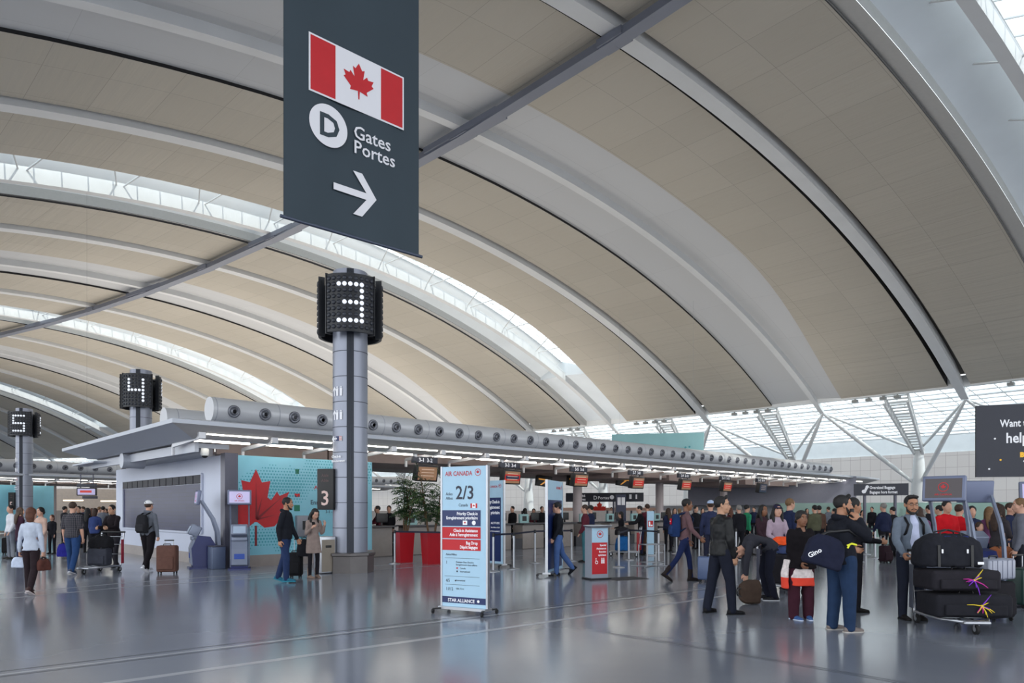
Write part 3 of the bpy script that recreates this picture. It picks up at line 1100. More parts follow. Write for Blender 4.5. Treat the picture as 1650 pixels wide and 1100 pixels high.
# ------------------------------------------------------------------ hanging number signs, screens and desks of island 3
M_SIGNB = mat('sign_navy_black', (34, 36, 52), .4, var=.03)
M_SCRO = mat('screen_orange', (120, 60, 40), .2, var=.1, emit=.25, scale=3)
M_SCRR = mat('screen_red_line', (190, 40, 30), .3, var=0, emit=.35)
M_SCRB = mat('screen_tan', (150, 112, 84), .3, var=.05, emit=.3)
M_SCRN = mat('screen_navy', (40, 48, 76), .3, var=.05, emit=.15)
desk_top = mat('desk_top', (52, 50, 56), .35, var=.03)
desk_body = mat('desk_body', (142, 134, 130), .5, var=.05)
desk_teal = mat('desk_teal', (140, 176, 178), .4, var=.03)
def desk(u, v, lab):
    t = thing('check_in_desk', lab, 'desk', I3(u, v), A3, 'check-in desks of the island')
    mb = MB(); mb.rbox((0, 0, .5), (1.25, .6, 1.0), .03)
    mb.build('body', desk_body, t)
    mb = MB(); mb.box((0, -.04, 1.03), (1.4, .8, .05))
    mb.build('worktop', desk_top, t)
    mb = MB(); mb.box((-.3, -.02, 1.24), (.5, .10, .36)); mb.box((-.3, -.075, 1.24), (.24, .01, .2), 1)
    mb.build('screen_panel', [desk_teal, M_BLACK], t)
    mb = MB(); mb.box((.38, .02, 1.10), (.05, .05, .12)); mb.rbox((.38, 0, 1.32), (.46, .05, .32), .015)
    mb.build('monitor', M_BLACK, t)
    mb = MB(); mb.box((.95, .1, .22), (.46, .9, .44)); 
    mb.build('weigh_belt', mat('weigh_belt', (60, 60, 66), .4, .4, var=.03), t)
nsign = 7
for k in range(nsign):
    u = 5.98 + 3.77 * k
    s = '3-%d  3-%d' % (2 * k + 1, 2 * k + 2)
    t = thing('counter_sign', 'hanging counter sign reading %s over its flight screen' % s.replace('  ', ' '), 'sign', I3(u, -1.0, 3.2), A3, 'hanging counter signs')
    mb = MB(); mb.rbox((0, 0, 0), (.98, .12, .20), .01)
    hp = mb.build('number_plate', M_SIGNB, t)
    mb = MB(); text_geo(mb, s, .17, 0, -.06, 0, 0, frame((0, -.062, 0), (1, 0, 0)), 'CENTER', .004)
    mb.build('lettering', M_TEXTW, hp)
    mb = MB(); mb.tube([(-.38, 0, .08), (-.38, 0, .48)], .04); mb.tube([(.38, 0, .08), (.38, 0, .48)], .025); mb.rbox((-.38, 0, .2), (.12, .12, .3), .02)
    mb.build('hanger', M_BRK, t)
    mb = MB(); mb.rbox((0, -.05, -.42), (.86, .22, .52), .02, 0, rx=.18)
    for q in (-.3, .3):
        mb.tube([(q, 0, -.2), (q, 0, -.08)], .015)
    mo = mb.build('flight_screen', M_BLACK, t)
    mb = MB()
    Ms = Matrix.Translation((0, -.05, -.42)) @ Matrix.Rotation(.18, 4, 'X') @ frame((0, -.112, 0), (1, 0, 0))
    rect(mb, -.37, -.21, .37, .21, 0, 2 if k == 6 else (0 if k else 0), Ms)
    if 0 < k < 6:
        rect(mb, -.37, -.12, .37, .10, .003, 1, Ms)
    if k == 1:
        rect(mb, -.33, -.06, .33, .06, .006, 2, Ms)
    for q in range(3):
        rect(mb, -.25, .12 - q * .1, .25, .14 - q * .1, .008, 3, Ms)
    mb.build('display', [M_SCRB, M_SCRR, M_SCRN, mat('screen_text', (215, 190, 170), .5, var=0, emit=.3)], mo)
    for q in (0, 1):
        desk(u - .5 + q * 1.885, 1.3, 'grey check-in desk with dark top and pale teal screen, below counter sign 3-%d' % (2 * k + 1 + q))

M_SCRY = mat('screen_amber', (220, 150, 50), .3, var=0, emit=.5)
for k, (px, d, where) in enumerate(((876, 33, 'beside the navy priority sign'), (925, 35, 'behind the white post over the podium'), (1004, 37, 'above the blue totem'))):
    t = thing('rear_screen', 'small dark flight screen with amber arrow, ' + where, 'sign', H(px, 775, d), .35, 'rear flight screens')
    mb = MB(); mb.rbox((0, 0, 0), (.80, .18, .50), .02, 0, ry=.12); c_ = mb.build('casing', M_BLACK, t)
    mb = MB(); Mq = Matrix.Rotation(.12, 4, 'Y') @ frame((0, -.092, 0), (1, 0, 0)); rect(mb, -.3, .04, .3, .10, 0, 0, Mq); mb.prism([(-.2, -.2), (-.12, -.2), (.16, .02), (.08, .06)], 0, .003, 0, Mq); mb.build('display', M_SCRY, c_)
    mb = MB(); mb.rbox((0, 0, .38), (.5, .1, .18), .01); mb.build('number_plate', M_SIGNB, t)
    mb = MB(); mb.tube([(0, 0, .2), (0, 0, .46)], .02, 0, 8); mb.tube([(0, 0, .46), (0, 0, 3.5 - t.location.z)], .02, 0, 8); mb.build('hanger', M_BRK, t)

# ================================================================== gate banner
ab = 0.735
ub = Vector((math.cos(ab), math.sin(ab), 0))
lo_l = H(457, 349, 10.30)
def on_line(px):            # length along ub from lo_l to picture column px
    k = (px - 825) / F
    return (k * lo_l.y - lo_l.x) / (ub.x - k * ub.y)
BW = on_line(675)
BH = 5.6
t = thing('gate_banner', 'huge dark hanging banner with Canadian flag, letter D and gates arrow', 'banner', lo_l)
t['label'] = 'huge dark hanging banner with a maple leaf flag, letter D and white arrow'
Mb = frame((0, 0, 0), ub)
M_BAN = mat('banner_slate', (46, 60, 70), .7, var=.05, scale=.8, bump=.3)
mb = MB()
NI = 24
for sgn in (0,):
    P = []
    for i in range(NI + 1):
        x = BW * i / NI
        zc = .02 * math.sin(x * 5.0)
        P.append([Mb @ Vector((x, y, zc + .008)) for y in (0, BH * .3, BH * .6, BH)])
    Q = [[p - (Mb.to_3x3() @ Vector((0, 0, .016))) for p in row] for row in P]
    mb.grid(P, 0, True); mb.grid(Q, 0, True, flip=True)
bc = mb.build('banner_cloth', M_BAN, t)
mb = MB()
for y in (0, BH):
    mb.tube([Mb @ Vector((-.05, y, 0)), Mb @ Vector((BW + .06, y, 0))], .028)
mb.build('rod', mat('rod_slate', (70, 78, 96), .4, .3, var=0), t)
mb = MB()
topz = zroof(RP) - (lo_l.z + BH) 
for x in (.1, BW - .1):
    pp = Mb @ Vector((x, BH, 0))
    mb.tube([pp, pp + Vector((0, 0, vault_over(lo_l + pp) - lo_l.z - BH))], .006, 0, 5)
mb.build('cable', M_STEEL, t)
def bp(px, py):
    """banner plane coordinates of a picture point"""
    x = on_line(px)
    d = lo_l.y + ub.y * x
    return x, (EYE + (Y0 - py) / F * d) - lo_l.z
mb = MB()
z = .03
x0, ya = bp(496, 52); x1, _ = bp(649, 118); _, yb = bp(496, 146)
rect(mb, x0, yb, x1, ya, z, 0, Mb)
bx = .028
w = (x1 - x0)
rect(mb, x0 + bx, yb + bx, x0 + w * .26, ya - bx, z + .003, 1, Mb)
rect(mb, x1 - w * .26, yb + bx, x1 - bx, ya - bx, z + .003, 1, Mb)
leaf(mb, (x0 + x1) / 2, (ya + yb) / 2 - .04, (ya - yb) * .40, 1, Mb, z + .003)
mb.build('flag', [mat('banner_white', (226, 226, 232), .7, var=0), M_RED], bc)
mb = MB()
cx, cy = bp(528, 204)
r = .5 * (bp(528, 171)[1] - bp(528, 238)[1])
disc(mb, cx, cy, r, z, 0, Mb, 40)
text_geo(mb, 'D', r * 1.50, cx + .01, cy - r * .52, z + .003, 1, Mb, 'CENTER', .012)
gx, gy = bp(568, 222)
text_geo(mb, 'Gates', .29, gx, gy, z, 0, Mb, 'LEFT', .003, sx_=1.0)
gx, gy = bp(568, 246)
text_geo(mb, 'Portes', .29, gx, gy, z, 0, Mb, 'LEFT', .003, sx_=1.0)
ax, ay = bp(536, 297); tx, ty = bp(605, 322)
L = tx - ax; cy = (ay + ty) / 2 - .02; wd = .052
mb.prism([(ax, cy - wd), (tx - .16, cy - wd), (tx - .10, cy), (tx - .16, cy + wd), (ax, cy + wd)], z, z + .002, 0, Mb)
hw_ = .34
mb.prism([(tx, cy), (tx - .26, cy + hw_), (tx - .42, cy + hw_), (tx - .14, cy)], z, z + .0025, 0, Mb)
mb.prism([(tx - .14, cy), (tx - .42, cy - hw_), (tx - .26, cy - hw_), (tx, cy)], z, z + .0025, 0, Mb)
mb.build('lettering', [bpy.data.materials['banner_white'], M_BAN], bc)

# black advertising board at the far side
p = H(1572, 770, 16.0); 
d_ = Vector((math.cos(.0), 0, 0))
adir = Vector((1.0, -.35, 0)).normalized()
t = thing('advertising_board', 'black hanging advertisement board beginning Want th, help and Book', 'sign', p)
Ma = frame((0, 0, 0), adir)
mb = MB(); mb.box((1.6, .83, 0), (3.2, 1.62, .10), 0, Ma)
bo = mb.build('board', mat('ad_black', (44, 46, 58), .5, var=.04), t)
mb = MB()
text_geo(mb, 'Want the', .23, .46, 1.14, .052, 0, Ma, 'LEFT', .005, sx_=.74)
text_geo(mb, 'help', .32, .57, .78, .052, 0, Ma, 'LEFT', .007, sx_=.80)
text_geo(mb, 'Book', .14, .84, .46, .052, 1, Ma, 'LEFT', .010)
for x_, y_, c_ in ((.36, .88, 0), (.47, .40, 1), (.92, .36, 0), (1.0, 1.42, 0), (.25, .2, 0)):
    disc(mb, x_, y_, .022, .052, c_, Ma, 8)
mb.build('lettering', [M_TEXTW, mat('letter_yellow', (235, 180, 40), .5, var=0, emit=.2)], bo)
for x_ in (2.2, 3.0):
    q = Ma @ Vector((x_, .8, -.09)); mb = MB(); mb.tube([Vector((q.x, q.y, -p.z)), Vector((q.x, q.y, 1.5))], .05, 0, 10)
    mb.build('post', M_GUN, t)

# ================================================================== freestanding signs
def floor_sign(label, right, left, hgt, build_face, casters=True, name='floor_sign', thick=.05):
    """right / left: floor points of the two lower corners as the reader sees them"""
    L_ = Vector((left.x, left.y, 0)); R_ = Vector((right.x, right.y, 0))
    c = (L_ + R_) / 2
    x = (R_ - L_); w = x.length; x.normalize()
    t = thing(name, label, 'sign', c, math.atan2(x.y, x.x), 'freestanding airline signs')
    z0 = .10
    mb = MB(); mb.box((0, 0, z0 + (hgt - z0) / 2), (w, thick, hgt - z0), 0)
    mb.build('panel', M_SKYBLUE, t)
    mb = MB()
    for s in (-1, 1):
        mb.box((s * (w / 2 + .012), 0, z0 + (hgt - z0) / 2), (.03, thick + .015, hgt - z0 + .01))
    mb.box((0, 0, z0 - .02), (w + .05, .20, .04))
    mb.build('frame', M_STEEL, t)
    for s in (-1, 1):
        for q in (-1, 1):
            mb = MB()
            mb.beam((s * (w / 2 - .06), 0, z0 - .03), (s * (w / 2 + .04), q * .22, .07), .03, .025)
            mb.tube([(s * (w / 2 + .04) - .012, q * .22, .035), (s * (w / 2 + .04) + .012, q * .22, .035)], .034, 0, 12)
            mb.build('caster', M_BLACK, t)
    M_ = frame((-w / 2, -thick / 2 - .001, 0), (1, 0, 0))
    mb = MB(); build_face(mb, M_, w, hgt)
    mb.build('lettering', [M_SKYBLUE, M_NAVY, M_RED, M_INK, M_TEXTW, mat('panel_blue', (30, 84, 160), .4, var=.03)], t)
    return t
def face_23(mb, M, w, h):
    H_ = h - .10
    Y = lambda f: h - f * H_
    text_geo(mb, 'AIR CANADA', .10, .06, Y(.066), 0, 2, M, 'LEFT', .001, sx_=.82)
    roundel(mb, w - .15, Y(.045), .055, 0, 2, M)
    text_geo(mb, '2/3', .29, w - .555, Y(.232), 0, 3, M, 'LEFT', .004, sx_=.92)
    text_geo(mb, 'Aisles', .066, .07, Y(.205), 0, 3, M, sx_=.8)
    text_geo(mb, 'All\u00e9es', .066, .07, Y(.236), 0, 3, M, sx_=.8)
    text_geo(mb, 'Canada', .066, w - .33, Y(.285), 0, 3, M, 'RIGHT', sx_=.85)
    x0, y0 = w - .28, Y(.296)
    rect(mb, x0, y0, x0 + .12, y0 + .07, 0, 4, M)
    rect(mb, x0, y0, x0 + .028, y0 + .07, .003, 2, M); rect(mb, x0 + .092, y0, x0 + .12, y0 + .07, .003, 2, M)
    leaf(mb, x0 + .06, y0 + .032, .024, 2, M, .003)
    for f0, f1, mi, lines in ((.312, .425, 1, ('Priority Check-in', 'Enregistrement prioritaire')), (.432, .513, 2, ('Check-in Assistance', "Aide \u00e0 l'enregistrement")), (.520, .598, 2, ('Bag Drop', 'D\u00e9p\u00f4t bagages'))):
        rect(mb, .0, Y(f1), w - .10, Y(f0), 0, mi, M)
        for k, s in enumerate(lines):
            text_geo(mb, s, .068, w - .15, Y(f0) - .075 - .065 * k, .003, 4, M, 'RIGHT', .0012, sx_=.80)
        if mi == 1:
            rect(mb, w - .42, Y(f1) + .02, w - .34, Y(f1) + .085, .003, 4, M); leaf(mb, w - .38, Y(f1) + .05, .024, 2, M, .005)
            disc(mb, w - .22, Y(f1) + .052, .034, .003, 4, M)
    text_geo(mb, 'Aisles/All\u00e9es', .045, .07, Y(.635), 0, 3, M, sx_=.9)
    for f0, a_, ls in ((.655, '1', ('Premium Class Check-in', 'Enregistrement classe affaires')), (.785, '4/5', ('International',)), (.845, '11/12', ('USA / \u00c9.-U.',))):
        rect(mb, .05, Y(f0), w - .12, Y(f0) + .004, 0, 3, M)
        text_geo(mb, a_, .07, .07, Y(f0) - .09, 0, 3, M, sx_=.85)
        for j, s in enumerate(ls):
            text_geo(mb, s, .036, .26, Y(f0) - .07 - .04 * j, 0, 3, M, sx_=.9)
    for j, s in enumerate(('Canada', 'International')):
        disc(mb, .28, Y(.725) - .05 * j, .014, 0, 2 if j == 0 else 3, M, 10)
        text_geo(mb, s, .036, .33, Y(.725) - .012 - .05 * j, 0, 3, M)
    disc(mb, .25, Y(.815), .012, 0, 3, M, 10)
    rect(mb, .0, Y(.975), w - .01, Y(.930), 0, 1, M)
    text_geo(mb, 'STAR ALLIANCE', .072, .11, Y(.966), .003, 4, M, 'LEFT', .001, sx_=.95)
    disc(mb, w - .14, Y(.953), .022, .003, 4, M, 12)
R23 = G(785, 991); L23 = G(714, 985)
floor_sign('tall pale blue airline sign reading 2/3 on small casters, nearest the camera', R23, L23, 2.27, face_23)
def face_blue(words, big=True):
    def f(mb, M, w, h):
        text_geo(mb, 'AIR CANADA', .09, w - .24, h - .20, 0, 2, M, 'RIGHT', .001, sx_=.85)
        roundel(mb, w - .14, h - .155, .058, 0, 2, M)
        rect(mb, .0, .16, w - .10, h - .48, 0, 1, M)
        for k, s in enumerate(words):
            text_geo(mb, s, .125, w - .15, h - .64 - .15 * k, .003, 4, M, 'RIGHT', .003, sx_=.72)
        for k, s in enumerate(('ALTITUDE', 'Star Alliance Gold', 'A STAR ALLIANCE')):
            text_geo(mb, s, .08 if k == 0 else .05, w - .15, h - 1.22 - .11 * k, .003, 4, M, 'RIGHT', .001)
    return f
floor_sign('tall airline sign with navy panel for priority check-in, just behind the 2/3 sign', G(812, 914), G(768, 910), 2.42, face_blue(('Priority Check-in', 'Enregistrement', 'prioritaire')))
p1_ = G(905, 929)
floor_sign('tall navy priority airline sign partly hidden by the man in black jacket and light jeans', G(905, 920), G(881, 929), 2.32, face_blue(('Priority', 'Prioritaire')))
# help podium
t = thing('sign_podium', 'waist-high grey podium with red special assistance panel and wheelchair symbol', 'sign', G(963, 933))
t.rotation_euler = (0, 0, .42)
mb = MB(); mb.box((0, .05, .60), (.44, .30, 1.20)); mb.build('body', mat('podium_grey', (150, 156, 168), .4, .2, var=.03), t)
mb = MB(); mb.lathe([(.30, 1.2), (.34, 1.23), (.34, 1.25), (0, 1.262)], 0, 28); o = mb.build('top', M_STEEL, t); o.scale = (1.05, .72, 1)
mb = MB(); mb.rbox((0, .05, .02), (.56, .42, .04), .015); mb.build('base', M_BLACK, t)
mb = MB(); Mp = frame((0, -.101, 0), (1, 0, 0))
rect(mb, -.21, .85, .21, 1.18, 0, 0, Mp); rect(mb, -.21, .13, .19, .85, 0, 2, Mp)
roundel(mb, 0, 1.04, .085, .003, 2, Mp)
for k, s in enumerate(('Special', 'Assistance', 'Besoins', 'sp\u00e9ciaux')):
    text_geo(mb, s, .06, .16, .77 - k * .075, .003, 4, Mp, 'RIGHT', .0015)
disc(mb, -.09, .40, .04, .003, 4, Mp, 18, .002, .026); disc(mb, -.105, .485, .013, .003, 4, Mp, 10)
rect(mb, -.112, .42, -.098, .47, .003, 4, Mp); rect(mb, -.11, .42, -.06, .432, .003, 4, Mp)
for dx in (.05, .10):
    disc(mb, dx, .485, .015, .003, 4, Mp, 10); rect(mb, dx - .017, .37, dx + .017, .465, .003, 4, Mp)
mb.build('lettering', [M_SKYBLUE, M_NAVY, M_RED, M_INK, M_TEXTW], t)
mb = MB(); mb.box((0, 0, .004), (.9, .6, .008))
o = mb.build('floor_mat', mat('mat_dark', (60, 58, 60), .9, var=.1), None, G(1008, 932), .5); tag(o, 'dark floor mat beside the special assistance podium', 'mat')
t = thing('slim_sign', 'slim pale pillar sign with red square, beside the luggage size frame', 'sign', G(1048, 895))
mb = MB(); mb.box((0, 0, .80), (.24, .06, 1.5)); mb.build('panel', M_SKYBLUE, t)
mb = MB(); mb.rbox((0, 0, .02), (.34, .3, .04), .01); mb.build('base', M_STEEL, t)
mb = MB(); Mp = frame((0, -.031, 0), (1, 0, 0)); rect(mb, -.09, 1.0, .09, 1.22, 0, 0, Mp); rect(mb, -.06, 1.03, -.01, 1.19, .003, 1, Mp); rect(mb, .0, 1.03, .07, 1.08, .003, 1, Mp)
mb.build('print', [M_RED, M_TEXTW], t)

# overhead signs on posts
def post_sign(label, a, b, h0, h1, fill, name='direction_sign', posts=(.25, .75)):
    x = (b - a); w = x.length; x = x.normalized()
    t = thing(name, label, 'sign', (a + b) / 2, math.atan2(x.y, x.x))
    mb = MB(); mb.box((0, 0, (h0 + h1) / 2), (w, .16, h1 - h0)); bd = mb.build('board', M_SIGNB, t)
    mb = MB(); fill(mb, frame((-w / 2, -.082, h0), (1, 0, 0)), w, h1 - h0)
    mb.build('lettering', [M_TEXTW, M_RED], bd)
    for f in posts:
        mb = MB(); mb.tube([(-w / 2 + w * f, 0, 0), (-w / 2 + w * f, 0, h0)], .055); mb.build('post', M_GUN, t)
    return t
def flat_at(px, d):
    return Vector(((px - 825) / F * d, d, 0))
def f_over(mb, M, w, h):
    text_geo(mb, 'Oversized Baggage', .15, w * .30, h * .56, 0, 0, M, 'LEFT', .004, sx_=.75)
    text_geo(mb, 'Bagages hors format', .15, w * .30, h * .17, 0, 0, M, 'LEFT', .004, sx_=.75)
    mb.prism([(w * .18, h * .3), (w * .22, h * .2), (w * .27, h * .65), (w * .23, h * .8)], 0, .003, 0, M)
    disc(mb, w * .19, h * .35, .07, 0, 0, M, 12); disc(mb, w * .255, h * .75, .06, 0, 0, M, 12)
post_sign('dark overhead sign reading Oversized Baggage on two posts'.replace('Oversized Baggage', 'oversized baggage'), flat_at(1376, 27), flat_at(1464, 26), 2.14, 2.58, f_over, posts=(.2, .76))
def f_gates(mb, M, w, h):
    text_geo(mb, 'Gates', .26, .5, h * .55, 0, 0, M, 'LEFT', .006)
    text_geo(mb, 'Portes', .24, w * .42, h * .28, 0, 0, M, 'LEFT', .003)
    text_geo(mb, 'D', .30, w * .36, h * .25, 0, 0, M, 'LEFT', .003)
    text_geo(mb, 'Bagages', .2, .5, h * .15, 0, 0, M, 'LEFT', .006)
    disc(mb, w * .60, h * .5, .12, 0, 0, M, 14); rect(mb, w * .82, h * .3, w * .85, h * .8, 0, 0, M); rect(mb, w * .90, h * .3, w * .92, h * .8, 0, 0, M)
post_sign('long dark overhead sign to the gates seen beneath the island canopy', flat_at(912, 40), flat_at(1037, 39), 2.05, 2.55, f_gates, posts=(.1, .3, .62))
t = thing('pillar_sign', 'upright dark blue totem with 10 and 11 on white squares', 'sign', flat_at(1000, 37), .1)
mb = MB(); mb.box((0, 0, 1.2), (.52, .25, 2.4)); mb.build('panel', mat('totem_blue', (24, 34, 72), .4, var=.03), t)
mb = MB(); Mp = frame((0, -.127, 0), (1, 0, 0)); rect(mb, -.2, 1.85, -.02, 2.25, 0, 0, Mp); rect(mb, .02, 1.85, .2, 2.25, 0, 0, Mp)
mb.build('print', M_TEXTW, t)
# teal hanging panel over the far end, seen above the duct
t = thing('teal_banner', 'wide pale teal banner with small figures hanging beyond the duct', 'banner', (0, 0, 0))
a_ = H(985, 738, 56); b_ = H(1133, 738, 52)
mb = MB(); mb.beam((a_ + Vector((0, 0, .1))), (b_ + Vector((0, 0, .1))), .08, 3.6); mb.build('cloth', mat('teal_cloth', (150, 200, 206), .6, var=.06, scale=.6), t)
mb = MB()
for kk in (-1, 1):
    q = (a_ if kk < 0 else b_).lerp(b_ if kk < 0 else a_, .1)
    mb.tube([q + Vector((0, 0, 1.9)), q + Vector((0, 0, vault_over(q) - q.z))], .006, 0, 5)
mb.build('cable', M_STEEL, t)
mb = MB(); q = b_.lerp(a_, .17) - Vector((.03, .08, 0))
Mq = frame(q, (b_ - a_)); mb.prism([(-.25, -.9), (.25, -.9), (0, .35)], 0, .03, 0, Mq); disc(mb, -.1, .8, .08, 0, 0, Mq, 8); disc(mb, .2, .85, .08, 0, 0, Mq, 8)
mb.build('print', M_TEALD, t)
# ================================================================== people
def rings_solid(V, Fc, rings):
    """rings: list of (n,3) arrays, capped"""
    k = sum(len(v) for v in V)
    n = len(rings[0])
    for r in rings:
        V.append(r)
    for i in range(len(rings) - 1):
        for j in range(n):
            Fc.append((k + i * n + j, k + i * n + (j + 1) % n, k + (i + 1) * n + (j + 1) % n, k + (i + 1) * n + j))
    Fc.append(tuple(k + j for j in range(n - 1, -1, -1)))
    Fc.append(tuple(k + (len(rings) - 1) * n + j for j in range(n)))

def nrm(v):
    v = np.asarray(v, float)
    return v / (np.linalg.norm(v) + 1e-12)

def limb(V, Fc, pts, rs, n=12, side=None, caps=True):
    """tapered tube; rs = radius or (across side, across other)"""
    pts = [np.asarray(p, float) for p in pts]
    rr = [(r, r) if np.isscalar(r) else r for r in rs]
    P = [pts[0]]; R = [rr[0]]
    # densify
    P, R = [], []
    for i in range(len(pts) - 1):
        for f in (0, .34, .67):
            P.append(pts[i] * (1 - f) + pts[i + 1] * f)
            R.append(tuple(rr[i][k] * (1 - f) + rr[i + 1][k] * f for k in (0, 1)))
    P.append(pts[-1]); R.append(rr[-1])
    if caps:
        d0 = nrm(P[0] - P[1]); d1 = nrm(P[-1] - P[-2])
        r0 = min(R[0]); r1 = min(R[-1])
        q = []; w = []
        for f in (1.0, .86, .5):
            c = math.sqrt(max(0.0, 1 - f * f)) + .05
            q.append(P[0] + d0 * r0 * f); w.append((R[0][0] * c, R[0][1] * c))
        e = []; x = []
        for f in (.5, .86, 1.0):
            c = math.sqrt(max(0.0, 1 - f * f)) + .05
            e.append(P[-1] + d1 * r1 * f); x.append((R[-1][0] * c, R[-1][1] * c))
        P = q + P + e; R = w + R + x
    sd = np.array([1.0, 0, 0]) if side is None else nrm(side)
    rings = []
    N = len(P)
    for i in range(N):
        t = nrm(P[min(i + 1, N - 1)] - P[max(i - 1, 0)])
        a = sd - t * np.dot(sd, t)
        if np.linalg.norm(a) < 1e-3:
            a = np.cross(t, [0, 0, 1.0]) + np.cross(t, [0, 1.0, 0]) * .3
        a = nrm(a); b = np.cross(t, a)
        th = np.arange(n) * 2 * PI / n
        rings.append(P[i] + np.outer(np.cos(th), a) * R[i][0] + np.outer(np.sin(th), b) * R[i][1])
    rings_solid(V, Fc, rings)

def stack(V, Fc, rings, n=20, expo=2.0):
    """rings: (centre, axis a * ra, axis b * rb); super-ellipse"""
    out = []
    th = np.arange(n) * 2 * PI / n
    c_, s_ = np.cos(th), np.sin(th)
    ce = np.sign(c_) * np.abs(c_) ** (2 / expo); se = np.sign(s_) * np.abs(s_) ** (2 / expo)
    for c, a, b in rings:
        out.append(np.asarray(c, float) + np.outer(ce, a) + np.outer(se, b))
    rings_solid(V, Fc, out)

def remeshed(V, Fc, voxel, name, smooth=4, wrinkle=0.0, seed=0, wscale=9.0):
    me = bpy.data.meshes.new(name)
    vv = np.concatenate(V)
    me.from_pydata(vv.tolist(), [], Fc)
    me.update()
    ob = bpy.data.objects.new(name, me); COL.objects.link(ob)
    md = ob.modifiers.new('r', 'REMESH'); md.mode = 'VOXEL'; md.voxel_size = voxel; md.use_smooth_shade = True
    if smooth:
        ms = ob.modifiers.new('s', 'SMOOTH'); ms.factor = 0.5; ms.iterations = smooth
    dg = bpy.context.evaluated_depsgraph_get()
    m2 = bpy.data.meshes.new_from_object(ob.evaluated_get(dg))
    m2.name = name
    COL.objects.unlink(ob); bpy.data.objects.remove(ob); bpy.data.meshes.remove(me)
    if wrinkle:
        N = len(m2.vertices)
        co = np.empty(N * 3); m2.vertices.foreach_get('co', co); co = co.reshape(-1, 3)
        no = np.empty(N * 3); m2.vertices.foreach_get('normal', no); no = no.reshape(-1, 3)
        o = Vector((seed * 3.1, seed * 1.7, 0))
        d = np.array([mnoise.noise(Vector((p[0] * wscale, p[1] * wscale, p[2] * wscale * .55)) + o) + .5 * mnoise.noise(Vector((p[0] * wscale * 2.3, p[1] * wscale * 2.3, p[2] * wscale * 1.7)) + o) for p in co])
        co = co + no * (d * wrinkle)[:, None]
        m2.vertices.foreach_set('co', co.ravel()); m2.update()
    m2.polygons.foreach_set('use_smooth', [True] * len(m2.polygons))
    return m2

SKIN = {'fair': (196, 150, 128), 'tan': (168, 120, 92), 'brown': (128, 86, 62), 'east': (186, 142, 114)}
HAIRC = {'black': (22, 19, 20), 'brown': (56, 38, 28), 'auburn': (84, 48, 32), 'grey': (128, 124, 120), 'fairb': (110, 82, 54)}

def rotv(v, axis, ang):
    M = Matrix.Rotation(ang, 3, Vector(axis))
    return np.array(M @ Vector(v))

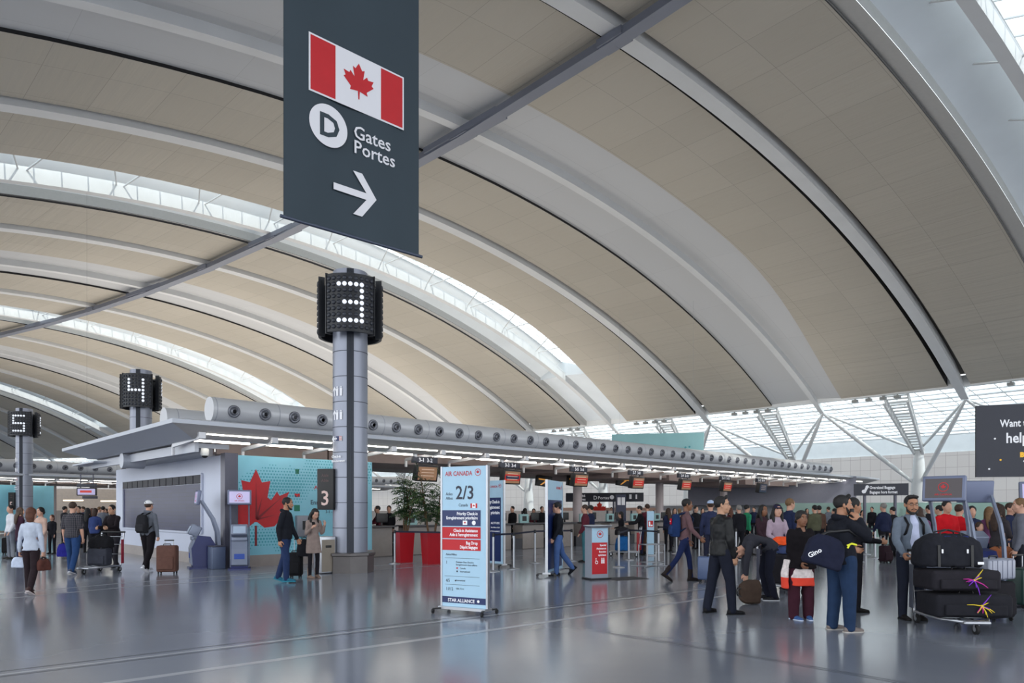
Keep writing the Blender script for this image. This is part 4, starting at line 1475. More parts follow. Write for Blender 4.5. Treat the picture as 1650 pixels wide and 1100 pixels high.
class Fig:
    """a figure in its own frame: x = its right, y = where it faces, z up"""
    def __init__(s, h=1.75, bulk=1.0, lean=0.0, lean_side=0.0, head=(0, 0), tilt=0.0, twist=0.0,
                 ra=((.12, .0, -1), (.05, .25, -1)), la=((-.12, .0, -1), (-.05, .25, -1)),
                 rl=((.04, .02, -1), (.0, -.02, -1)), ll=((-.04, .02, -1), (.0, -.02, -1)),
                 rhand=.45, lhand=.45, female=False, rfoot=0.0, lfoot=0.0, rpitch=0.0, lpitch=0.0, curve=0.0, rpalm=None, lpalm=None, rhdir=None, lhdir=None):
        s.k = k = h / 1.75
        s.b = bulk; s.h = h; s.fem = female
        L = lambda v: v * k
        s.pel = np.zeros(3)
        up = nrm([math.sin(lean_side), math.sin(lean), math.cos(lean)])
        up2 = nrm([math.sin(lean_side), math.sin(lean + curve), math.cos(lean + curve)])
        s.up = up; s.up2 = up2
        X = rotv([1, 0, 0], (0, 0, 1), twist)
        s.X = X; 
        s.waist = s.pel + up * L(.16)
        s.chest = s.waist + nrm(up + up2) * L(.17)
        s.neck = s.chest + up2 * L(.19)
        s.fw = nrm(np.cross(up2, X))                # chest forward
        sw = .168 if not female else .142
        s.sh = {}
        s.sh['r'] = s.neck - up2 * L(.080) + X * L(sw) * (0.9 + .1 * bulk)
        s.sh['l'] = s.neck - up2 * L(.080) - X * L(sw) * (0.9 + .1 * bulk)
        # arm directions are given in the chest frame
        def D(v):
            v = nrm(v)
            return nrm(X * v[0] + np.array([-X[1], X[0], 0]) * v[1] + np.array([0, 0, 1.0]) * v[2])
        s.el = {}; s.wr = {}; s.hd = {}; s.curl = {'r': rhand, 'l': lhand}; s.palm = {}
        for c, a, pm, hdv in (('r', ra, rpalm, rhdir), ('l', la, lpalm, lhdir)):
            s.el[c] = s.sh[c] + D(a[0]) * L(.285)
            s.wr[c] = s.el[c] + D(a[1]) * L(.255)
            s.hd[c] = D(a[1]) if hdv is None else D(hdv)
            s.palm[c] = D(pm) if pm is not None else D((-1 if c == 'r' else 1, .15, 0))
        s.hip = {'r': s.pel + np.array([L(.088) * bulk, 0, -L(.03)]), 'l': s.pel + np.array([-L(.088) * bulk, 0, -L(.03)])}
        s.kn = {}; s.an = {}
        for c, g in (('r', rl), ('l', ll)):
            s.kn[c] = s.hip[c] + nrm(g[0]) * L(.425)
            s.an[c] = s.kn[c] + nrm(g[1]) * L(.40)
        s.fy = {'r': rfoot, 'l': lfoot}; s.fp = {'r': rpitch, 'l': lpitch}
        lo = 1e9
        for c in 'rl':
            for q in (s.toe(c, .17), s.toe(c, -.05)):
                lo = min(lo, q[2] - L(.008))
        s.z = -lo
        for d in (s.sh, s.el, s.wr, s.hip, s.kn, s.an):
            for c in d: d[c] = d[c] + np.array([0, 0, s.z])
        for a in ('pel', 'waist', 'chest', 'neck'):
            setattr(s, a, getattr(s, a) + np.array([0, 0, s.z]))
        # head
        yaw, pitch = head
        f = rotv(np.array([-X[1], X[0], 0]), (0, 0, 1), yaw)
        side = np.cross(f, [0, 0, 1.0])
        Mx = Matrix.Rotation(pitch, 3, Vector(side))      # positive pitch looks up
        s.hf = np.array(Mx @ Vector(f)); s.hu = np.array(Mx @ Vector((0, 0, 1)))
        s.hs = nrm(np.cross(s.hf, s.hu))
        base = nrm(up2 * .75 + s.hu * .25)
        s.hc = s.neck + base * L(.070) + s.hu * L(.092) + s.hf * L(.020)
    def toe(s, c, d, dz=-.085):
        a = s.fy[c]; f = np.array([math.sin(a), math.cos(a), 0])
        if s.fp[c]:
            sd = np.cross(f, [0, 0, 1.0])
            Mx = Matrix.Rotation(s.fp[c], 3, Vector(sd))
            f = np.array(Mx @ Vector(f)); u = np.array(Mx @ Vector((0, 0, 1)))
        else:
            u = np.array([0, 0, 1.0])
        return s.an[c] + f * d * s.k + u * dz * s.k
    def hl(s, x, y, z):
        """head-local point (metres at 1.75 m height)"""
        return s.hc + (s.hs * x + s.hf * y + s.hu * z) * s.k * 1.05
    # ---- meshes
    def body(s, voxel, hands=True):
        V, Fc = [], []; k = s.k; b = s.b
        hr = [(-.120, .040, .024, .022), (-.112, .036, .036, .040), (-.088, .022, .054, .068), (-.05, .012, .064, .083), (0, 0, .071, .093), (.04, -.003, .074, .096), (.078, -.005, .066, .086), (.104, -.006, .045, .058), (.118, -.006, .016, .02)]
        stack(V, Fc, [(s.hl(0, y, z), s.hs * rx * k * 1.05, s.hf * ry * k * 1.05) for z, y, rx, ry in hr], 22)
        limb(V, Fc, [s.hl(0, .088, .018), s.hl(0, .104, -.016), s.hl(0, .110, -.034)], [.008 * k, .011 * k, .014 * k], 8)      # nose
        limb(V, Fc, [s.hl(-.040, .080, .034), s.hl(0, .091, .040), s.hl(.040, .080, .034)], [.010 * k, .009 * k, .010 * k], 8)  # brow
        limb(V, Fc, [s.hl(-.022, .087, -.064), s.hl(0, .094, -.064), s.hl(.022, .087, -.064)], [.008 * k, .009 * k, .008 * k], 8)  # lips
        limb(V, Fc, [s.hl(0, .070, -.103), s.hl(0, .078, -.104)], [.016 * k, .014 * k], 8)       # chin
        for q in (-1, 1):
            limb(V, Fc, [s.hl(q * .074, -.012, .022), s.hl(q * .083, -.018, .0), s.hl(q * .076, -.008, -.030)], [(.010 * k, .012 * k), (.010 * k, .017 * k), (.008 * k, .009 * k)], 8)
            limb(V, Fc, [s.hl(q * .048, .058, -.022), s.hl(q * .050, .052, -.045)], [.022 * k, .020 * k], 8)
        limb(V, Fc, [s.neck - s.up2 * .05 * k, s.neck + s.up2 * .02 * k, s.hl(0, -.018, -.05)], [.074 * k * b, .058 * k * (b + 1) / 2, .056 * k], 14)
        # trunk
        ch = s.chest
        X = s.X
        pf = np.array([0, 1.0, 0])
        stack(V, Fc, [(s.pel - s.up * .08 * k, np.array([.11, 0, 0]) * k * b, pf * .08 * k * b), (s.pel, np.array([.15, 0, 0]) * k * b, pf * .10 * k * b),
                      (s.waist, nrm(X + [1, 0, 0]) * .125 * k * b, s.fw * .09 * k * b), (ch, X * .145 * k * b, s.fw * .105 * k * b),
                      (s.neck - s.up2 * .085 * k, X * .13 * k, s.fw * .085 * k), (s.neck - s.up2 * .005 * k, X * .07 * k, s.fw * .06 * k)], 20)
        for c in 'rl':
            limb(V, Fc, [s.neck - s.up2 * .045 * k, s.sh[c]], [.05 * k, .05 * k], 10)
            limb(V, Fc, [s.sh[c], s.sh[c] * .6 + s.el[c] * .4, s.el[c], s.el[c] * .7 + s.wr[c] * .3, s.wr[c]], [.052 * k * b, .047 * k * b, .038 * k * b, .040 * k * b, (.026 * k, .024 * k)], 12)
            limb(V, Fc, [s.hip[c], s.hip[c] * .6 + s.kn[c] * .4, s.kn[c], s.kn[c] * .7 + s.an[c] * .3, s.an[c]], [.070 * k * b, .058 * k * b, .038 * k * b, .036 * k * b, .024 * k], 12)
            limb(V, Fc, [s.toe(c, -.02, -.050), s.toe(c, .06, -.060), s.toe(c, .12, -.068)], [.024 * k, .022 * k, .016 * k], 10)
            if hands: s.hand(V, Fc, c)
            else:
                limb(V, Fc, [s.wr[c], s.wr[c] + s.hd[c] * .12 * k], [.03 * k, .025 * k], 8)
        return remeshed(V, Fc, voxel, 'body', 2 if hands else 3)
    def hand(s, V, Fc, c):
        k = s.k * 1.04
        d = s.hd[c]; pn = s.palm[c]; pn = nrm(pn - d * np.dot(pn, d)); w = np.cross(d, pn)
        if c == 'l': w = -w
        # w points to the thumb side
        tf = w
        o = s.wr[c]
        limb(V, Fc, [o, o + d * .03 * k, o + d * .085 * k], [(.026 * k, .020 * k), (.036 * k, .016 * k), (.040 * k, .014 * k)], 10, side=tf)
        cu = s.curl[c]
        for i, (off_, ln, r) in enumerate(((.030, .070, .0098), (.010, .078, .0100), (-.010, .072, .0096), (-.030, .058, .0088))):
            p = o + d * (.080 - .006 * abs(i - 1)) * k + tf * off_ * k
            sp = tf * (.10 if i == 0 else .03 if i == 1 else -.04 if i == 2 else -.12)
            q = [p]
            a = cu * .7 + .06 * i * cu
            for L_ in (.45, .30, .25):
                dr = nrm(d * math.cos(a) + pn * math.sin(a) + sp * .6)
                p = p + dr * ln * L_ * k
                q.append(p); a += cu * 1.15
            limb(V, Fc, q, [r * k, r * k, r * .93 * k, r * .82 * k], 8)
        p = o + d * .022 * k + tf * .024 * k
        t1 = p + nrm(d * .55 + tf * .75 + pn * .35) * .040 * k
        t2 = t1 + nrm(d * .85 + tf * .25 + pn * (.3 + cu * .5)) * .030 * k
        t3 = t2 + nrm(d * .9 + pn * (.3 + cu * .7) - tf * .1) * .024 * k
        limb(V, Fc, [p, t1, t2, t3], [.015 * k, .0125 * k, .011 * k, .009 * k], 8)
    def top(s, voxel, length=.0, loose=1.0, sleeve='long', wr=.007, hood=False, collar=True, open_=False, seed=0, flare=0.0):
        """shirt, jacket or coat; length = how far it falls below the hip joint"""
        V, Fc = [], []; k = s.k; b = s.b * loose
        X = s.X; pf = np.array([0, 1.0, 0]) if length > 0 else nrm(np.cross(s.up, [1.0, 0, 0]))
        dn = -s.up
        hw = .160 if not s.fem else .158
        rings = []
        legdir = nrm((s.kn['r'] + s.kn['l']) / 2 - (s.hip['r'] + s.hip['l']) / 2)
        if length > 0:
            for f in (1.0, .5):
                c = s.pel + legdir * (.02 + length * f) * k
                rings.append((c, np.array([hw + .012 + flare * f, 0, 0]) * k * b, pf * (.118 + flare * f) * k * b))
        else:
            rings.append((s.pel - s.up * .065 * k, np.array([hw + .014, 0, 0]) * k * b, pf * .128 * k * b))
        rings += [(s.pel - s.up * .02 * k, np.array([hw + .012, 0, 0]) * k * b, pf * .127 * k * b)]
        wf = .138 if not s.fem else .120
        rings += [(s.pel + s.up * .08 * k, np.array([hw + .002, 0, 0]) * k * b, pf * .120 * k * b),
                  (s.waist, nrm(X + [1, 0, 0]) * wf * k * b, s.fw * .104 * k * b),
                  (s.chest - s.up2 * .04 * k, X * (.155 if not s.fem else .138) * k * b, s.fw * .118 * k * b + 0),
                  (s.chest + s.up2 * .07 * k + s.fw * (.012 if s.fem else 0) * k, X * (.168 if not s.fem else .146) * k * (b + 1) / 2, s.fw * (.118 if not s.fem else .122) * k * b),
                  (s.neck - s.up2 * .05 * k, X * .118 * k, s.fw * .088 * k),
                  (s.neck - s.up2 * .005 * k, X * .078 * k, s.fw * .070 * k),
                  (s.neck + s.up2 * (.028 if collar else .0) * k, X * .064 * k, s.fw * .062 * k)]
        stack(V, Fc, rings, 22, 2.3)
        for c in 'rl':
            limb(V, Fc, [s.neck - s.up2 * .025 * k, s.sh[c] + s.up2 * .004 * k], [.050 * k, .056 * k], 12)
            A, E_, W_ = s.sh[c], s.el[c], s.wr[c]
            rb = b
            if sleeve == 'long':
                limb(V, Fc, [A, A * .6 + E_ * .4, E_, E_ * .6 + W_ * .4, W_ - nrm(W_ - E_) * .012 * k], [.060 * k * rb, .059 * k * rb, .050 * k * rb, .045 * k * rb, .037 * k * rb], 12, caps=True)
            elif sleeve == 'short':
                limb(V, Fc, [A, A * .5 + E_ * .5, A * .12 + E_ * .88], [.070 * k * rb, .066 * k * rb, .060 * k * rb], 12)
            else:
                limb(V, Fc, [A, A * .85 + E_ * .15], [.066 * k * rb, .06 * k * rb], 12)
        if hood:
            p = s.neck + s.up2 * .01 * k - s.fw * .055 * k
            limb(V, Fc, [p - X * .09 * k + s.fw * .05 * k, p - X * .05 * k - s.fw * .02 * k, p - s.fw * .04 * k, p + X * .05 * k - s.fw * .02 * k, p + X * .09 * k + s.fw * .05 * k], [.026 * k, .036 * k, .042 * k, .036 * k, .026 * k], 10)
        return remeshed(V, Fc, voxel, 'top', 3, wr, seed)
    def trousers(s, voxel, loose=1.0, wr=.005, seed=0, crop=0.0, flare=1.0):
        V, Fc = [], []; k = s.k; b = s.b * loose
        pf = np.array([0, 1.0, 0])
        hw = .150 if not s.fem else .152
        stack(V, Fc, [(s.pel - s.up * .085 * k, np.array([hw - .01, 0, 0]) * k * b, pf * .100 * k * b), (s.pel - s.up * .02 * k, np.array([hw, 0, 0]) * k * b, pf * .112 * k * b),
                      (s.pel + s.up * .07 * k, np.array([hw - .012, 0, 0]) * k * b, pf * .104 * k * b), (s.pel + s.up * .12 * k, np.array([.128, 0, 0]) * k * b, pf * .097 * k * b)], 20, 2.2)
        for c in 'rl':
            H_, K_, A = s.hip[c], s.kn[c], s.an[c]
            e = A + (A - K_) / np.linalg.norm(A - K_) * (.028 - crop) * k
            limb(V, Fc, [H_, H_ * .6 + K_ * .4, K_, K_ * .6 + A * .4, e], [.094 * k * b, .084 * k * b, max(.056 * s.b, .066 * b * (.5 + .5 * flare)) * k, max(.054 * s.b, .062 * b * flare) * k, max(.044, .054 * b * flare) * k], 14)
        return remeshed(V, Fc, voxel, 'trousers', 3, wr, seed + 5)
    def shoe(s, c, mats, parent, boot=False):
        V, Fc = [], []; k = s.k
        a = s.fy[c]
        limb(V, Fc, [s.toe(c, -.045, -.060), s.toe(c, .02, -.052), s.toe(c, .10, -.066), s.toe(c, .175, -.072)], [(.038 * k, .040 * k), (.043 * k, .046 * k), (.048 * k, .034 * k), (.036 * k, .024 * k)], 12)
        limb(V, Fc, [s.toe(c, -.02, -.04), s.toe(c, -.015, .012 if not boot else .13)], [.048 * k, .046 * k if not boot else .056 * k], 12)
        m1 = remeshed(V, Fc, .012, 'shoe', 1)
        m1.materials.append(mats[0])
        o = bpy.data.objects.new('shoe', m1); COL.objects.link(o); o.parent = parent
        V, Fc = [], []
        out = []
        f = s.toe(c, 1, 0) - s.toe(c, 0, 0); f = nrm(f)
        sd = nrm(np.cross(f, [0, 0, 1.0])); up = np.cross(sd, f)
        prof = [(-.085, .026), (-.07, .036), (-.02, .038), (.05, .043), (.12, .048), (.17, .040), (.20, .020)]
        poly = [(y, w) for y, w in prof] + [(y, -w) for y, w in reversed(prof)]
        for dz in (-.100, -.080):
            out.append(np.array([s.toe(c, y, dz) + sd * w * k for y, w in poly]))
        rings_solid(V, Fc, out)
        me = bpy.data.meshes.new('sole'); me.from_pydata(np.concatenate(V).tolist(), [], Fc); me.materials.append(mats[1])
        so = bpy.data.objects.new('sole', me); COL.objects.link(so); so.parent = o
    def hair(s, voxel, style='short', seed=0):
        V, Fc = [], []; k = s.k
        def ell(c, rx, ry, rz, n=9):
            out = []
            for i in range(n):
                th = PI * (i + .12) / (n - .76)
                out.append((s.hl(c[0], c[1], c[2] - math.cos(th) * rz), s.hs * rx * math.sin(th) * k * 1.06, s.hf * ry * math.sin(th) * k * 1.06))
            stack(V, Fc, out, 18)
        if style == 'cap':
            ell((0, -.022, .030), .084, .094, .088)
        elif style == 'buzz':
            ell((0, -.016, .040), .084, .098, .092)
        elif style == 'quiff':
            ell((0, -.020, .042), .084, .098, .095)
            limb(V, Fc, [s.hl(-.05, .052, .108), s.hl(0, .066, .122), s.hl(.05, .052, .108)], [.022 * k, .028 * k, .022 * k], 10)
        elif style == 'bob':
            ell((0, -.020, .038), .090, .102, .102)
            limb(V, Fc, [s.hl(0, -.05, .04), s.hl(0, -.06, -.06), s.hl(0, -.055, -.13)], [(.082 * k, .06 * k), (.088 * k, .056 * k), (.07 * k, .04 * k)], 14, side=s.hs)
        elif style in ('long', 'longloose'):
            ell((0, -.018, .036), .088, .100, .102)
            w = 1.0 if style == 'long' else 1.25
            limb(V, Fc, [s.hl(0, -.05, .05), s.hl(0, -.065, -.06), s.neck - s.fw * .10 * k + s.up2 * .03 * k, s.neck - s.fw * .125 * k - s.up2 * .12 * k, s.neck - s.fw * .13 * k - s.up2 * .24 * k],
                 [(.082 * k, .06 * k), (.09 * w * k, .055 * k), (.095 * w * k, .045 * k), (.085 * w * k, .035 * k), (.05 * k, .022 * k)], 14, side=s.hs)
            for q in (-1, 1):
                limb(V, Fc, [s.hl(q * .068, .0, .06), s.hl(q * .085, .0, -.02), s.hl(q * .088, .0, -.10), s.neck + s.X * q * .085 * k + s.fw * .05 * k - s.up2 * .06 * k, s.neck + s.X * q * .085 * k + s.fw * .09 * k - s.up2 * .17 * k],
                     [.026 * k, .027 * k * w, .028 * k * w, .028 * k * w, .016 * k], 10)
        elif style == 'bun':
            ell((0, -.013, .038), .088, .101, .096)
            limb(V, Fc, [s.hl(0, -.105, .0), s.hl(0, -.125, -.015)], [.035 * k, .032 * k], 10)
            for q in (-1, 1):
                limb(V, Fc, [s.hl(q * .055, .045, .075), s.hl(q * .074, .015, .03), s.hl(q * .074, -.02, -.02), s.hl(q * .05, -.06, -.05)], [.016 * k, .020 * k, .022 * k, .03 * k], 8)
        elif style == 'ponytail':
            ell((0, -.020, .036), .084, .098, .095)
            limb(V, Fc, [s.hl(0, -.10, .03), s.hl(0, -.14, -.04), s.hl(0, -.13, -.16)], [.026 * k, .032 * k, .014 * k], 10)
        elif style == 'balding':
            ell((0, -.042, .012), .080, .082, .078)
        else:
            ell((0, -.014, .037), .0845, .100, .095)
            for q in (-1, 1):
                limb(V, Fc, [s.hl(q * .070, .015, .05), s.hl(q * .073, .012, .01)], [.012 * k, .008 * k], 8)
        return remeshed(V, Fc, voxel, 'hair', 2, .004, seed, 26.0)
    def beard(s, voxel):
        V, Fc = [], []; k = s.k
        limb(V, Fc, [s.hl(-.068, .020, -.03), s.hl(-.058, .045, -.082), s.hl(-.028, .078, -.108), s.hl(.028, .078, -.108), s.hl(.058, .045, -.082), s.hl(.068, .020, -.03)], [.010 * k, .018 * k, .022 * k, .022 * k, .018 * k, .010 * k], 10)
        limb(V, Fc, [s.hl(-.030, .088, -.062), s.hl(-.02, .097, -.049), s.hl(.02, .097, -.049), s.hl(.030, .088, -.062)], [.007 * k] * 4, 8)
        return remeshed(V, Fc, voxel, 'beard', 1)

def put(me, name, m, parent):
    me.name = name
    me.materials.clear(); me.materials.append(m)
    o = bpy.data.objects.new(name, me)
    COL.objects.link(o); o.parent = parent
    return o

def plaid_mat():
    m = mat('plaid_shirt', (40, 42, 50), .9, var=0)
    n, l, b = nodes_of(m)
    t = n.new('ShaderNodeTexCoord'); sp = n.new('ShaderNodeSeparateXYZ'); l.new(t.outputs['Object'], sp.inputs[0])
    outs = []
    for ax, fr in (('X', 26.0), ('Z', 22.0)):
        mm = n.new('ShaderNodeMath'); mm.operation = 'MULTIPLY'; mm.inputs[1].default_value = fr; l.new(sp.outputs[ax], mm.inputs[0])
        fr_ = n.new('ShaderNodeMath'); fr_.operation = 'FRACT'; l.new(mm.outputs[0], fr_.inputs[0])
        lt = n.new('ShaderNodeMath'); lt.operation = 'LESS_THAN'; lt.inputs[1].default_value = .16; l.new(fr_.outputs[0], lt.inputs[0]); outs.append(lt)
    ad = n.new('ShaderNodeMath'); ad.operation = 'ADD'; l.new(outs[0].outputs[0], ad.inputs[0]); l.new(outs[1].outputs[0], ad.inputs[1])
    r = n.new('ShaderNodeValToRGB'); r.color_ramp.elements[0].color = lin((34, 35, 44)); r.color_ramp.elements[1].color = lin((120, 112, 116))
    hf = n.new('ShaderNodeMath'); hf.operation = 'MULTIPLY'; hf.inputs[1].default_value = .5; l.new(ad.outputs[0], hf.inputs[0])
    l.new(hf.outputs[0], r.inputs[0]); l.new(r.outputs[0], b.inputs['Base Color'])
    return m

def person(label, pos, yaw, fig, skin='fair', hair='short', hairc='black', top=None, bottom=None, shoes=((30, 28, 28), (24, 24, 24)),
           detail=2, extras=(), name='person', group=None, seed=0):
    """yaw = direction the figure faces (radians, 0 = +y away from the camera, PI = towards it)"""
    t = thing(name, label, 'person', pos, yaw, group)
    vx = {2: (.0085, .012, .010), 1: (.013, .017, .014), 0: (.022, .026, .02)}[detail]
    ms = mat('skin_' + skin, SKIN[skin], .55, var=.05, scale=14)
    bd = put(fig.body(vx[0], detail > 0), 'body', ms, t)
    mh = mat('hair_' + hairc, HAIRC[hairc], .7, var=.25, scale=30)
    put(fig.hair(vx[2], hair, seed), 'hair', mh, t)
    k = fig.k
    if detail:
        eye_w = mat('eye_white', (225, 220, 215), .3, var=0); eye_d = mat('eye_dark', (26, 18, 16), .3, var=0)
        for q in (-1, 1):
            mb = MB()
            c = Vector(fig.hl(q * .031, .0815, .012))
            R3 = Matrix((fig.hs, fig.hf, fig.hu)).transposed().to_4x4(); R3.translation = c
            mb.ball((0, 0, 0), .0125 * k, 0, 10, R3, (1.1, .6, .46)); mb.ball((0, .0052 * k, 0), .0060 * k, 1, 8, R3, (1, .6, .95))
            mb.build('eye', [eye_w, eye_d], t)
            mb = MB()
            mb.tube([fig.hl(q * .016, .0965, .031), fig.hl(q * .032, .0935, .036), fig.hl(q * .048, .083, .030)], [.0035 * k, .0045 * k, .0025 * k], 0, 6)
            mb.build('eyebrow', mh, t)
        mb = MB(); mb.tube([fig.hl(-.022, .094, -.065), fig.hl(0, .1015, -.064), fig.hl(.022, .094, -.065)], [.002 * k, .0045 * k, .002 * k], 0, 6)
        mb.build('mouth', mat('lip', (140, 78, 70), .5, var=0), t)
    if top:
        d = dict(top); m = d.pop('m')
        if not isinstance(m, bpy.types.Material): m = cloth(m)
        nm = d.pop('name', 'jacket')
        put(fig.top(vx[1], seed=seed, **d), nm, m, t)
    if bottom:
        d = dict(bottom); m = d.pop('m')
        if not isinstance(m, bpy.types.Material): m = cloth(m)
        nm = d.pop('name', 'trousers')
        put(fig.trousers(vx[1], seed=seed, **d), nm, m, t)
    for c in 'rl':
        fig.shoe(c, (cloth(shoes[0], .6), cloth(shoes[1], .6)), t, boot='boot' in extras)
    if 'beard' in extras:
        put(fig.beard(.007), 'beard', mh, t)
    if 'glasses' in extras:
        mb = MB()
        for q in (-1, 1):
            cc = [fig.hl(q * .033 + .021 * math.cos(a), .1035 - abs(q * .033 + .021 * math.cos(a)) * .12, .010 + .016 * math.sin(a)) for a in np.arange(12) * PI / 6]
            mb.tube(cc, .0022 * k, 0, 6, closed=True)
            mb.tube([fig.hl(q * .054, .096, .014), fig.hl(q * .078, .02, .016), fig.hl(q * .080, -.02, .008)], .002 * k, 0, 6)
        mb.tube([fig.hl(-.012, .104, .014), fig.hl(.012, .104, .014)], .002 * k, 0, 6)
        mb.build('glasses', M_BLACK, t)
    if 'cap' in extras or 'bluecap' in extras or 'hat' in extras:
        col = (226, 226, 228) if 'cap' in extras else ((170, 186, 214) if 'bluecap' in extras else (40, 38, 58))
        V, Fc = [], []
        out = []
        for i in range(8):
            th = PI / 2 * i / 7.6
            out.append((fig.hl(0, -.018, .048 + .088 * math.sin(th)), fig.hs * .092 * math.cos(th) * k, fig.hf * .107 * math.cos(th) * k))
        stack(V, Fc, out, 20)
        if 'hat' not in extras:
            limb(V, Fc, [fig.hl(0, .07, .055), fig.hl(0, .15, .045)], [(.072 * k, .008 * k), (.055 * k, .006 * k)], 12, side=fig.hs)
        else:
            limb(V, Fc, [fig.hl(0, -.11, .05), fig.hl(0, .115, .05)], [(.085 * k, .011 * k), (.085 * k, .011 * k)], 12, side=fig.hs)
        put(remeshed(V, Fc, .009, 'cap', 1), 'cap' if 'hat' not in extras else 'hat', cloth(col), t)
        if 'cap' in extras:
            mb = MB(); mb.ball(fig.hl(0, -.124, .085), .012 * k, 0, 8); mb.build('cap_badge', M_BLACK, t)
    return t

def backpack(fig, parent_pos, yaw, label, col, big=1.0, badge=None, cat='backpack', straps=True):
    """worn on the back of fig"""
    t = thing('backpack', label, cat, parent_pos, yaw)
    k = fig.k
    fw, up, X = fig.fw, fig.up2, fig.X
    base = fig.neck - up * .28 * k - fw * (.205 * fig.b) * k
    R3 = Matrix((X, -fw, up)).transposed().to_4x4(); R3.translation = Vector(base)
    V, Fc = [], []
    rr = [(-.235, .11, .06), (-.22, .145, .085), (-.05, .155 , .095), (.12, .145, .08), (.20, .115, .06), (.225, .06, .03)]
    stack(V, Fc, [(base + up * z * big * k, X * a * big * k, fw * b_ * big * k) for z, a, b_ in rr], 20, 3.2)
    put(remeshed(V, Fc, .012, 'bag', 2, .004, 3), 'bag', cloth(col), t)
    V, Fc = [], []
    pb = base - fw * .085 * big * k
    stack(V, Fc, [(pb + up * z * big * k, X * a * big * k, fw * b_ * big * k) for z, a, b_ in [(-.20, .09, .02), (-.18, .12, .045), (-.05, .12, .045), (-.01, .09, .02)]], 16, 3.2)
    put(remeshed(V, Fc, .012, 'pocket', 1), 'front_pocket', cloth(tuple(min(255, v + 8) for v in col)), t)
    if badge:
        mb = MB(); mb.box((0, .10 * big * k, .07 * big * k), (.11, .02, .13), 0, R3); mb.box((0, .112 * big * k, .07 * big * k), (.05, .004, .03), 1, R3)
        mb.build('badge', [cloth(badge), M_TEXTW], t)
    if straps:
        for q in (-1, 1):
            mb = MB()
            P = [base + X * q * .07 + up * .2 * big, fig.neck + X * q * .088 * k - up * .012 * k - fw * .05 * k, fig.neck + X * q * .10 * k - up * .028 * k + fw * .04 * k, fig.chest + X * q * .105 * k + up * .07 * k + fw * .135 * fig.b * k, fig.chest + X * q * .125 * k - up * .05 * k + fw * .105 * fig.b * k, base + X * q * .13 - up * .14 + fw * .07]
            P = [Vector(p) for p in P]
            mb.tube(P, .017 * k, 0, 8)
            mb.build('strap', cloth(tuple(int(v * .7) for v in col)), t)
    return t
# ================================================================== luggage, carts, kiosks, barriers, plants
def suitcase(label, pos, rz, w=.45, d=.28, h=.65, col=(40, 40, 44), hard=False, handle=.35, lying=False, name='suitcase', tagc=None, group=None):
    t = thing(name, label, 'luggage', pos, rz, group)
    m = mat('hard_%02x%02x%02x' % col, col, .3, .1, var=.04) if hard else cloth(col, .85)
    z0 = .05 if not lying else 0.0
    mb = MB(); mb.rbox((0, 0, z0 + h / 2), (w, d, h), .05 if not hard else .04, 0)
    if hard:
        for k in range(5):
            x = -w * .36 + w * .18 * k
            mb.rbox((x, -d / 2 - .002, z0 + h / 2), (w * .05, .012, h * .86), .005, 0)
    b = mb.build('shell', m, t)
    dk = cloth(tuple(int(v * .55) for v in col), .7)
    if not hard:
        mb = MB(); 
        mb.rbox((0, -d / 2 - .015, z0 + h * .34), (w * .80, .05, h * .48), .02, 0)
        mb.build('front_pocket', m, t)
        mb = MB(); mb.tube([(-w / 2 + .03, -d * .5 + .045, z0 + .03), (-w / 2 + .03, -d * .5 + .045, z0 + h - .01), (w / 2 - .03, -d * .5 + .045, z0 + h - .01), (w / 2 - .03, -d * .5 + .045, z0 + .03)], .012, 0, 6)
        mb.build('zip', dk, t)
    mb = MB(); mb.tube([(-.09, -d * .1, z0 + h), (-.08, -d * .1, z0 + h + .035), (.08, -d * .1, z0 + h + .035), (.09, -d * .1, z0 + h)], .012, 0, 6)
    mb.build('carry_handle', M_BLACK, t)
    if handle:
        mb = MB()
        for q in (-1, 1):
            mb.tube([(q * w * .22, d * .42, z0 + h - .05), (q * w * .22, d * .42, z0 + h + handle)], .009, 0, 6)
        mb.rbox((0, d * .42, z0 + h + handle), (w * .5, .03, .03), .01, 1)
        mb.build('pull_handle', [M_STEEL, M_BLACK], t)
    if not lying:
        for qx in (-1, 1):
            for qy in (-1, 1):
                mb = MB(); mb.tube([(qx * (w / 2 - .05) - .012, qy * (d / 2 - .05), .028), (qx * (w / 2 - .05) + .012, qy * (d / 2 - .05), .028)], .028, 0, 12)
                mb.box((qx * (w / 2 - .05), qy * (d / 2 - .05), .055), (.03, .03, .03))
                mb.build('wheel', M_RUBBER, t)
    if tagc:
        rr = random.Random(len(label))
        mb = MB()
        for i in range(12):
            a = rr.choice((.5, 3.6, 4.7, 5.6, 2.9)) + rr.random() * .5; L_ = .05 + rr.random() * .15
            c0 = Vector((tagc[0], -d / 2 - .055, z0 + h * .55))
            mb.tube([c0, c0 + Vector((math.cos(a) * L_ * .6, -.02, math.sin(a) * L_ * .6)), c0 + Vector((math.cos(a) * L_, -.012, math.sin(a) * L_ - .015))], [.008, .007, .004], (0, 0, 1, 2, 0)[i % 5] if 'yellow' in label else (1, 2, 0, 2)[i % 4], 5)
        mb.ball((tagc[0], -d / 2 - .055, z0 + h * .55), .016, 0, 8)
        mb.build('ribbon_tuft', [mat('ribbon_yellow', (226, 196, 40), .6, var=0), mat('ribbon_magenta', (200, 30, 150), .6, var=0), mat('ribbon_violet', (120, 40, 190), .6, var=0)], t)
    return t

